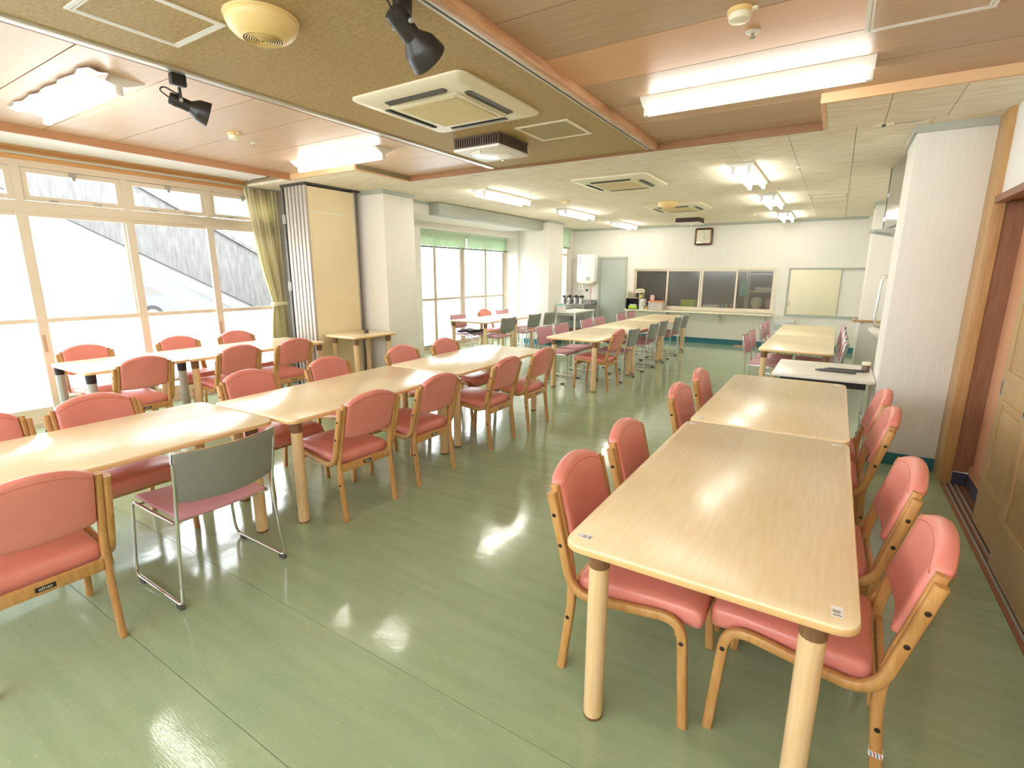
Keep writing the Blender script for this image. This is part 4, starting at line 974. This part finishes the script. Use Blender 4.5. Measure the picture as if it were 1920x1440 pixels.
put('crate_walls', MB().box(-0.22, 0.22, -0.16, -0.145, 0, 0.2).box(-0.22, 0.22, 0.145, 0.16, 0, 0.2).box(-0.22, -0.205, -0.145, 0.145, 0, 0.2).box(0.205, 0.22, -0.145, 0.145, 0, 0.2).box(-0.22, 0.22, -0.16, 0.16, 0, 0.01), flatm('crate_grey', (150, 160, 158), 0.5), cr)
put('crate_rim', MB().box(-0.23, 0.23, -0.17, -0.155, 0.19, 0.21).box(-0.23, 0.23, 0.155, 0.17, 0.19, 0.21), flatm('crate_grey', (150, 160, 158), 0.5), cr)

wt = thing('work_table', 'white-topped table beside the far left column', 'table', (-5.15, 10.93, 0))
put('tabletop', MB().box(-0.265, 0.27, -0.54, 0.54, 0.725, 0.755, bev=0.005), M['whitetop'], wt)
put('apron', MB().box(-0.24, 0.245, -0.51, -0.49, 0.67, 0.725).box(0.225, 0.245, -0.49, 0.51, 0.67, 0.725), M['cornice'], wt)
for sx in (-0.235, 0.24):
    for sy in (-0.50, 0.50): put('leg', MB().box(sx-0.016, sx+0.016, sy-0.016, sy+0.016, 0, 0.725), M['white'], wt)
tb = thing('plastic_tub', 'white plastic tub with teal lid on the white-topped far table', 'tub', (-5.30, 10.52, 0.755))
put('tub_body', MB().box(-0.085, 0.085, -0.07, 0.07, 0, 0.14, bev=0.01), M['white'], tb)
put('tub_lid', MB().box(-0.095, 0.095, -0.08, 0.08, 0.14, 0.165, bev=0.006), flatm('teal_lid', (150, 206, 196), 0.4), tb)
bx = thing('wooden_stool', 'low dark red-brown stool under the white-topped far table', 'stool', (-5.2, 11.0, 0))
put('seat', MB().box(-0.15, 0.15, -0.2, 0.2, 0.30, 0.33, bev=0.005), flatm('red_brown', (120, 76, 62), 0.5), bx)
for sx in (-0.12, 0.12):
    for sy in (-0.17, 0.17): put('leg', MB().box(sx-0.014, sx+0.014, sy-0.014, sy+0.014, 0, 0.30), M['alu_grey'], bx)

# serving window
w4 = struct(put('window_4', MB().box(-4.32, -1.12, YB-0.02, YB+0.10, 1.705, 1.74).box(-4.32, -1.12, YB-0.02, YB+0.10, 0.76, 0.795).box(-4.32, -4.285, YB-0.02, YB+0.10, 0.795, 1.705).box(-1.155, -1.12, YB-0.02, YB+0.10, 0.795, 1.705), M['alu_frame']), 'serving window of four frosted sliding panes')
for i, (a, b) in enumerate(((-4.285, -3.45), (-3.49, -2.692), (-2.684, -1.90), (-1.94, -1.155))):
    y = YB+0.02 if i in (0, 3) else YB-0.012
    sa = put('sash', MB().box(a, a+0.038, y, y+0.026, 0.795, 1.705).box(b-0.038, b, y, y+0.026, 0.795, 1.705).box(a+0.038, b-0.038, y, y+0.026, 1.665, 1.705).box(a+0.038, b-0.038, y, y+0.026, 0.795, 0.84), M['alu_frame'], w4)
    put('frosted_pane', MB().box(a+0.034, b-0.034, y+0.010, y+0.015, 0.835, 1.67), M['reeded'], sa)
sh = thing('serving_shelf', 'white shelf on brackets under the serving window', 'shelf', (0, 0, 0))
put('shelf_board', MB().box(-4.42, -1.10, YB-0.30, YB-0.001, 0.712, 0.748, bev=0.004), M['cream'], sh)
for x in (-2.2, -1.25, -3.4):
    put('bracket', MB().rings([[Vector((x+s, q[0], q[1])) for q in ((YB-0.002, 0.712), (YB-0.26, 0.712), (YB-0.25, 0.695), (YB-0.02, 0.46), (YB-0.002, 0.46))] for s in (-0.008, 0.008)]), M['cream'], sh)
# cream sliding hatch
hp = struct(put('window_5', MB().box(-0.9, 0.9, YB-0.02, YB+0.05, 1.705, 1.74).box(-0.9, 0.9, YB-0.03, YB+0.05, 0.71, 0.755).box(-0.9, -0.865, YB-0.02, YB+0.05, 0.755, 1.705), M['cornice']), 'grey-framed wall hatch with a cream sliding panel')
sp = put('sliding_panel', MB().box(-0.86, 0.055, YB-0.012, YB+0.012, 0.757, 1.703, bev=0.002), flatm('cream_panel', (240, 232, 202), 0.5), hp)
put('finger_pull', MB().box(-0.835, -0.815, YB-0.014, YB-0.010, 0.93, 1.03), M['alu_grey'], sp)
put('back_panel', MB().box(-0.865, 0.9, YB+0.028, YB+0.045, 0.755, 1.705), M['wall'], hp)
# clock
ck = thing('wall_clock', 'square brown-framed wall clock above the serving window', 'clock', (-2.705, YB, 2.44))
cf = MB()
cf.rings([[Vector((p[0], yy, p[1])) for p in rrect(-q, q, -q*0.97, q*0.97, rr, 5)] for q, yy, rr in ((0.19, -0.001, 0.04), (0.20, -0.012, 0.045), (0.195, -0.045, 0.04), (0.165, -0.052, 0.02), (0.150, -0.040, 0.012))])
put('clock_case', cf, flatm('brown_lacquer', (92, 52, 32), 0.22), ck)
dl = put('dial', MB().box(-0.152, 0.152, -0.046, -0.040, -0.146, 0.146), flatm('dial_white', (232, 228, 206), 0.4), ck)
put('gilt_edge', MB().box(-0.150, -0.128, -0.0475, -0.0462, -0.140, 0.140).box(0.128, 0.150, -0.0475, -0.0462, -0.140, 0.140), flatm('gilt', (214, 176, 128), 0.35, 0.4), dl)
for k in range(1, 13):
    a = PI/2-2*PI*k/12
    me = text_mesh(str(k), 0.034, 'numeral'); me.materials.append(M['ink'])
    put('numeral', me, None, dl, (0.100*math.cos(a), -0.0475, 0.100*math.sin(a)), (PI/2, 0, 0))
for L_, a, w_ in ((0.055, 0.9, 0.008), (0.085, 2.5, 0.006)):
    put('hand', MB().box(-w_/2, w_/2, -0.051, -0.049, -0.01, L_, M=Matrix.Rotation(a, 4, 'Y')), M['black'], ck)
put('clock_glass', MB().box(-0.155, 0.155, -0.0545, -0.0530, -0.150, 0.150), M['glass'], ck)

# kitchen seen dimly through the frosted panes
kw = struct(put('wall_kitchen', MB().box(-5.0, -0.6, 14.9, 15.0, 0, 2.8).box(-5.0, -4.9, 12.66, 14.9, 0, 2.8).box(-0.7, -0.6, 12.66, 14.9, 0, 2.8).box(-5.0, -0.6, 12.66, 15, 2.5, 2.6).box(-5.0, -0.6, 12.66, 15, 0, 0.02), flatm('kitchen_grey', (150, 142, 128), 0.7)), 'dim kitchen behind the serving window')
kc = thing('kitchen_counter', 'pale counter just behind the frosted serving panes', 'counter', (0, 0, 0))
put('counter_top', MB().box(-4.3, -1.14, 12.67, 13.15, 0.755, 0.785), M['cream'], kc)
put('counter_base', MB().box(-4.25, -1.2, 12.70, 13.10, 0.02, 0.755), M['cornice'], kc)
def open_box(name, label, cat, loc, sx, sy, sz, m, grp=None, lid=None):
    r = thing(name, label, cat, loc, 0, grp)
    put('box_body', MB().box(-sx/2, sx/2, -sy/2, -sy/2+0.008, 0, sz).box(-sx/2, sx/2, sy/2-0.008, sy/2, 0, sz).box(-sx/2, -sx/2+0.008, -sy/2+0.008, sy/2-0.008, 0, sz).box(sx/2-0.008, sx/2, -sy/2+0.008, sy/2-0.008, 0, sz).box(-sx/2, sx/2, -sy/2, sy/2, 0, 0.008), m, r)
    put('box_rim', MB().box(-sx/2-0.008, sx/2+0.008, -sy/2-0.008, -sy/2, sz-0.02, sz).box(-sx/2-0.008, sx/2+0.008, sy/2, sy/2+0.008, sz-0.02, sz), m, r)
    if lid: put('box_lid', MB().box(-sx/2-0.015, sx/2+0.015, -sy/2-0.015, sy/2+0.015, sz, sz+0.03, bev=0.008), lid, r)
    return r
open_box('lime_crate', 'lime green crate behind the second frosted pane', 'crate', (-3.0, 12.86, 0.785), 0.33, 0.26, 0.20, flatm('lime', (176, 196, 40), 0.5))
open_box('pale_tray', 'pale teal tray behind the second frosted pane', 'tray', (-3.32, 12.84, 0.785), 0.24, 0.2, 0.05, flatm('pale_teal', (160, 200, 186), 0.5))
open_box('white_basket', 'white basket behind the third frosted pane', 'basket', (-2.48, 12.86, 0.785), 0.34, 0.24, 0.10, flatm('offwhite', (226, 222, 206), 0.5))
for i, (x, c, l) in enumerate(((-2.22, (150, 190, 200), 'blue'), (-2.14, (196, 206, 120), 'yellow-green'), (-2.03, (226, 160, 150), 'pink'), (-1.93, (214, 190, 170), 'tan'))):
    b = thing('small_bottle', 'small %s bottle behind the third frosted pane' % l, 'bottle', (x, 12.83, 0.785), 0, 'small bottles behind the frosted panes')
    put('bottle_body', MB().lathe([(0.035, 0), (0.037, 0.005), (0.037, 0.09), (0.02, 0.11)], n=14), flatm('bottle_'+l, c, 0.4), b)
    put('bottle_cap', MB().lathe([(0.018, 0.11), (0.018, 0.13)], n=12), M['white'], b)
ks = thing('storage_rack', 'pale metal storage rack behind the right-hand frosted pane', 'rack', (-1.44, 13.35, 0))
for z in (0.80, 1.22, 1.62, 2.0): put('rack_shelf', MB().box(-0.36, 0.34, -0.2, 0.2, z-0.03, z), flatm('rack_cream', (226, 216, 184), 0.5), ks)
for sx in (-0.345, 0.325):
    for sy in (-0.185, 0.185): put('rack_post', MB().box(sx-0.015, sx+0.015, sy-0.015, sy+0.015, 0.02, 2.1), flatm('rack_cream', (226, 216, 184), 0.5), ks)
def pot(label, loc, r_, h_, m, grp):
    b = thing('bowl_stack', label, 'bowl', loc, 0, grp)
    put('bowl', MB().lathe([(r_*0.55, 0), (r_*0.95, h_*0.35), (r_, h_*0.6)], n=20), m, b)
    put('bowl_cover', MB().lathe([(r_, h_*0.6), (r_*0.9, h_*0.8), (r_*0.5, h_*0.97), (0.01, h_)], n=20), m, b)
GB = 'bowls and bins on the kitchen rack'
pot('white round covered bowl on the bottom of the kitchen rack', (-1.56, 13.33, 0.8015), 0.13, 0.28, flatm('offwhite', (226, 222, 206), 0.5), GB)
pot('pink round covered bowl on the bottom of the kitchen rack', (-1.26, 13.33, 0.8015), 0.13, 0.28, flatm('bowl_pink', (222, 180, 166), 0.5), GB)
open_box('pale_tray', 'pale tray on the middle shelf of the kitchen rack', 'tray', (-1.40, 13.33, 1.2215), 0.4, 0.24, 0.08, flatm('offwhite', (226, 222, 206), 0.5))
open_box('maroon_bin', 'maroon bin on the upper shelf of the kitchen rack', 'bin', (-1.63, 13.33, 1.6215), 0.22, 0.26, 0.14, flatm('maroon', (120, 70, 70), 0.5))
open_box('blue_bin', 'blue bin on the upper shelf of the kitchen rack', 'bin', (-1.30, 13.33, 1.6215), 0.30, 0.26, 0.14, flatm('denim', (90, 110, 170), 0.5))
tw = put('dish_towel', MB().rbox(0.09, 0.012, 0.17, 0.010, 6, 1, 6, lambda x, y, z: (x, y+0.012*math.sin(x*60), z)), flatm('mint_cloth', (140, 196, 180), 0.8), None, (-1.84, 13.12, 1.26), smooth=60)
tag(tw, 'mint green towel hanging on the left side of the kitchen rack', 'towel')

# things on the left end of the serving shelf
zt = 0.748
bc = thing('open_cabinet', 'small black open-fronted cabinet on the left end of the serving shelf', 'cabinet', (-4.16, 12.36, zt))
put('carcass', MB().box(-0.22, 0.10, -0.12, 0.14, 0, 0.012).box(-0.22, 0.10, -0.12, 0.14, 0.25, 0.265).box(-0.22, -0.205, -0.12, 0.14, 0.012, 0.25).box(0.085, 0.10, -0.12, 0.14, 0.012, 0.25).box(-0.22, 0.10, 0.13, 0.14, 0.012, 0.25), M['black'], bc)
tbx = thing('tissue_box', 'lime green tissue box in front of the black open cabinet', 'tissue box', (-4.16, 12.265, zt+0.012))
tbx.location = (-4.21, 12.31, zt+0.013)
put('tissue_carton', MB().box(-0.11, 0.11, -0.055, 0.055, 0, 0.075, bev=0.004), flatm('lime_box', (190, 222, 74), 0.5), tbx)
put('tissue', MB().rbox(0.09, 0.035, 0.016, 0.014, 6, 4, 1, lambda x, y, z: (x, y, z+0.09+0.008*math.sin(x*60))), M['white'], tbx, smooth=60)
for i, (x, c, l) in enumerate(((-4.025, (236, 232, 222), 'white ring binder with a pale spine'), (-3.965, (240, 238, 230), 'white ring binder with a grey label'), )):
    b = thing('ring_binder', l+' standing right of the black cabinet', 'binder', (x, 12.37, zt), 0, 'binders on the serving shelf')
    put('binder_cover', MB().box(-0.027, 0.027, -0.12, 0.12, 0, 0.255, bev=0.004), flatm('binder%d' % i, c, 0.45), b)
    put('spine_label', MB().box(-0.014, 0.014, -0.1215, -0.1195, 0.06, 0.20), flatm('grey_plate', (172, 170, 164), 0.5) if i else M['sticker'], b)
wr_ = thing('wire_rack', 'pale pink desk rack on top of the black cabinet', 'rack', (-4.14, 12.37, zt+0.265))
for z in (0.004, 0.13): put('rack_shelf', MB().box(-0.17, 0.09, -0.10, 0.12, z-0.004, z+0.004), flatm('rack_pink', (226, 196, 190), 0.5), wr_)
for sx in (-0.165, 0.085):
    for sy in (-0.095, 0.115): put('rack_post', MB().box(sx-0.005, sx+0.005, sy-0.005, sy+0.005, 0.008, 0.126), flatm('rack_pink', (226, 196, 190), 0.5), wr_)
cp = thing('yellow_mug', 'yellow mug in the pink desk rack', 'mug', (-4.03, 12.33, zt+0.2745))
put('mug_body', MB().lathe([(0.03, 0), (0.034, 0.004), (0.036, 0.085), (0.032, 0.085), (0.030, 0.01)], n=16), flatm('mug_yellow', (222, 206, 96), 0.4), cp)
put('mug_handle', MB().tube([(-0.034, 0, 0.07), (-0.058, 0, 0.06), (-0.058, 0, 0.03), (-0.034, 0, 0.02)], 0.005, 6), flatm('mug_yellow', (222, 206, 96), 0.4), cp)
ph = thing('telephone', 'cream telephone handset set resting on the pink desk rack', 'telephone', (-4.06, 12.36, zt+0.40))
put('phone_base', MB().box(-0.09, 0.09, -0.09, 0.09, 0, 0.04, bev=0.012), M['cream'], ph)
put('handset', MB().tube([(-0.10, 0, 0.05), (-0.07, 0, 0.075), (0.05, 0, 0.075), (0.09, 0, 0.05)], 0.022, 10), M['cream'], ph)
cd = []
for k in range(60):
    a = k*0.9; t_ = k/59; cd.append((0.10+0.012*math.cos(a), -0.06+0.012*math.sin(a), 0.03-0.13*math.sin(t_*PI)*1.0-0.02*t_))
put('coiled_cord', MB().tube(cd, 0.0035, 5), M['cream'], ph)
gb_ = thing('green_notebook', 'olive green notebook standing left on the black cabinet', 'notebook', (-4.335, 12.38, zt+0.265))
put('notebook_cover', MB().box(-0.045, 0.03, -0.012, 0.012, 0, 0.15), flatm('olive_cover', (150, 150, 96), 0.6), gb_)
put('pages', MB().box(-0.043, 0.028, -0.009, 0.009, 0.003, 0.152), M['white'], gb_)
ob = open_box('storage_box', 'clear plastic storage box with orange lid on the serving shelf', 'box', (-3.65, 12.37, zt), 0.34, 0.24, 0.185, flatm('milky_plastic', (214, 202, 192), 0.4), None, flatm('orange_lid', (232, 150, 104), 0.4))
pb = put('pink_pouch', MB().rbox(0.055, 0.03, 0.07, 0.028, 4, 3, 4, lambda x, y, z: (x*(1-0.3*(z > 0)*z/0.09)+0.006*math.sin(z*70), y*(1-0.5*max(0, z)/0.09), z)), flatm('pouch_pink', (224, 190, 182), 0.6), None, (-3.76, 12.36, zt+0.215+0.071), smooth=60)
tag(pb, 'translucent pink pouch standing on the orange-lidded storage box', 'pouch')
yb = thing('yellow_carton', 'tiny yellow carton between binders and orange-lidded box', 'carton', (-3.885, 12.32, zt))
put('carton_body', MB().box(-0.028, 0.028, -0.02, 0.02, 0, 0.05), flatm('carton_yellow', (230, 196, 96), 0.5), yb)
put('carton_flap', MB().box(-0.028, 0.028, -0.0205, -0.0195, 0.035, 0.052), flatm('carton_yellow', (230, 196, 96), 0.5), yb)

# ------------------------------------------------------------------ right-hand corner behind the column
mp = thing('dark_panel', 'dark glossy panel hanging from the ceiling beside the right column', 'panel', (0.43, 6.25, 0), 0.082)
put('panel_sheet', MB().box(0, 0.016, 0, 0.86, 2.09, ZC-0.005), flatm('smoked_mirror', (128, 124, 115), 0.12), mp)
put('panel_edge', MB().box(-0.004, 0.020, 0.86, 0.872, 2.08, ZC-0.004).box(-0.004, 0.020, 0, 0.872, 2.076, 2.09), M['black'], mp)
for z in (2.2, 2.45): put('panel_clip', MB().box(-0.010, 0.002, 0.845, 0.874, z-0.02, z+0.02), M['chrome'], mp)
gs = thing('glass_shelf', 'thin pale shelf on wedge brackets under the dark hanging panel', 'shelf', (0.36, 6.92, 2.055))
put('shelf_plate', MB().box(-0.13, 0.54, -0.35, 0.12, 0.0, 0.010), flatm('pale_glass', (206, 210, 200), 0.15), gs)
for y in (-0.33, 0.10):
    put('wedge_bracket', MB().rings([[Vector((q[0], y+s, q[1])) for q in ((-0.12, 0), (0.10, 0), (0.10, -0.05))] for s in (-0.008, 0.008)]), M['alu_grey'], gs)
gbar = thing('grab_bar', 'bent chrome grab bar above the white wash basin', 'grab bar', (0, 0, 0))
put('bar', MB().tube([tuple(p) for p in fillet([(0.9, 6.56, 1.60), (0.395, 6.56, 1.60), (0.375, 6.56, 1.07), (0.9, 6.56, 1.05)], [0.07, 0.07], 6)], 0.014, 10), M['chrome'], gbar)
for z in (1.60, 1.05): put('flange', MB().cyl((0.885, 6.56, z), (0.9, 6.56, z), 0.035, n=16), M['chrome'], gbar)
ba = thing('wash_basin', 'small white wash basin behind the right column', 'basin', (0.66, 7.75, 0.80))
put('bowl', MB().lathe([(0.10, -0.02), (0.18, 0.02), (0.25, 0.10), (0.265, 0.14), (0.265, 0.15), (0.24, 0.15), (0.17, 0.06), (0.02, 0.03)], n=28), flatm('porcelain', (240, 236, 222), 0.2), ba)
put('wall_mount', MB().box(0.12, 0.239, -0.16, 0.16, -0.02, 0.15, bev=0.01), flatm('porcelain', (240, 236, 222), 0.2), ba)
put('tap', MB().tube([(0.2, 0, 0.15), (0.2, 0, 0.26), (0.08, 0, 0.26), (0.08, 0, 0.22)], 0.012, 10), M['chrome'], ba)
hr = thing('wooden_handrail', 'short wooden handrail across the far right column', 'handrail', (0, 0, 0))
put('rail', MB().tube([(0.30, 10.08, 0.86), (0.88, 10.08, 0.86)], 0.019, 12), M['post'], hr)
put('rail_return', MB().tube([(0.315, 10.08, 0.86), (0.315, 10.55, 0.86)], 0.019, 12), M['post'], hr)
put('rail_bracket', MB().box(0.40, 0.44, 10.075, 10.149, 0.82, 0.86, bev=0.004).box(0.80, 0.84, 10.075, 10.149, 0.82, 0.86, bev=0.004), M['alu_grey'], hr)
dc = thing('drawer_unit', 'translucent plastic drawer unit against the far wall behind the right tables', 'drawers', (-0.85, 12.28, 0))
put('carcass', MB().box(-0.19, 0.19, -0.18, 0.2, 0.02, 0.64), flatm('milky_white', (214, 214, 210), 0.4), dc)
for k in range(3):
    q = put('drawer', MB().box(-0.175, 0.175, -0.195, -0.178, 0.05+0.195*k, 0.225+0.195*k, bev=0.006), flatm('milky_grey', (190, 192, 192), 0.35), dc)
    put('drawer_grip', MB().box(-0.06, 0.06, -0.206, -0.194, 0.17+0.195*k, 0.19+0.195*k, bev=0.003), M['white'], q)
for sx in (-0.16, 0.16):
    put('caster', MB().cyl((sx-0.01, -0.14, 0.012), (sx+0.01, -0.14, 0.012), 0.012, n=10).cyl((sx-0.01, 0.16, 0.012), (sx+0.01, 0.16, 0.012), 0.012, n=10), M['black'], dc)
bd = put('wood_offcut', MB().box(-0.10, 0.28, -0.05, 0.06, 0, 0.02, bev=0.003), M['batten'], None, (-1.72, 12.40, 0)); tag(bd, 'flat tan board lying by the teal baseboard of the far wall', 'board')
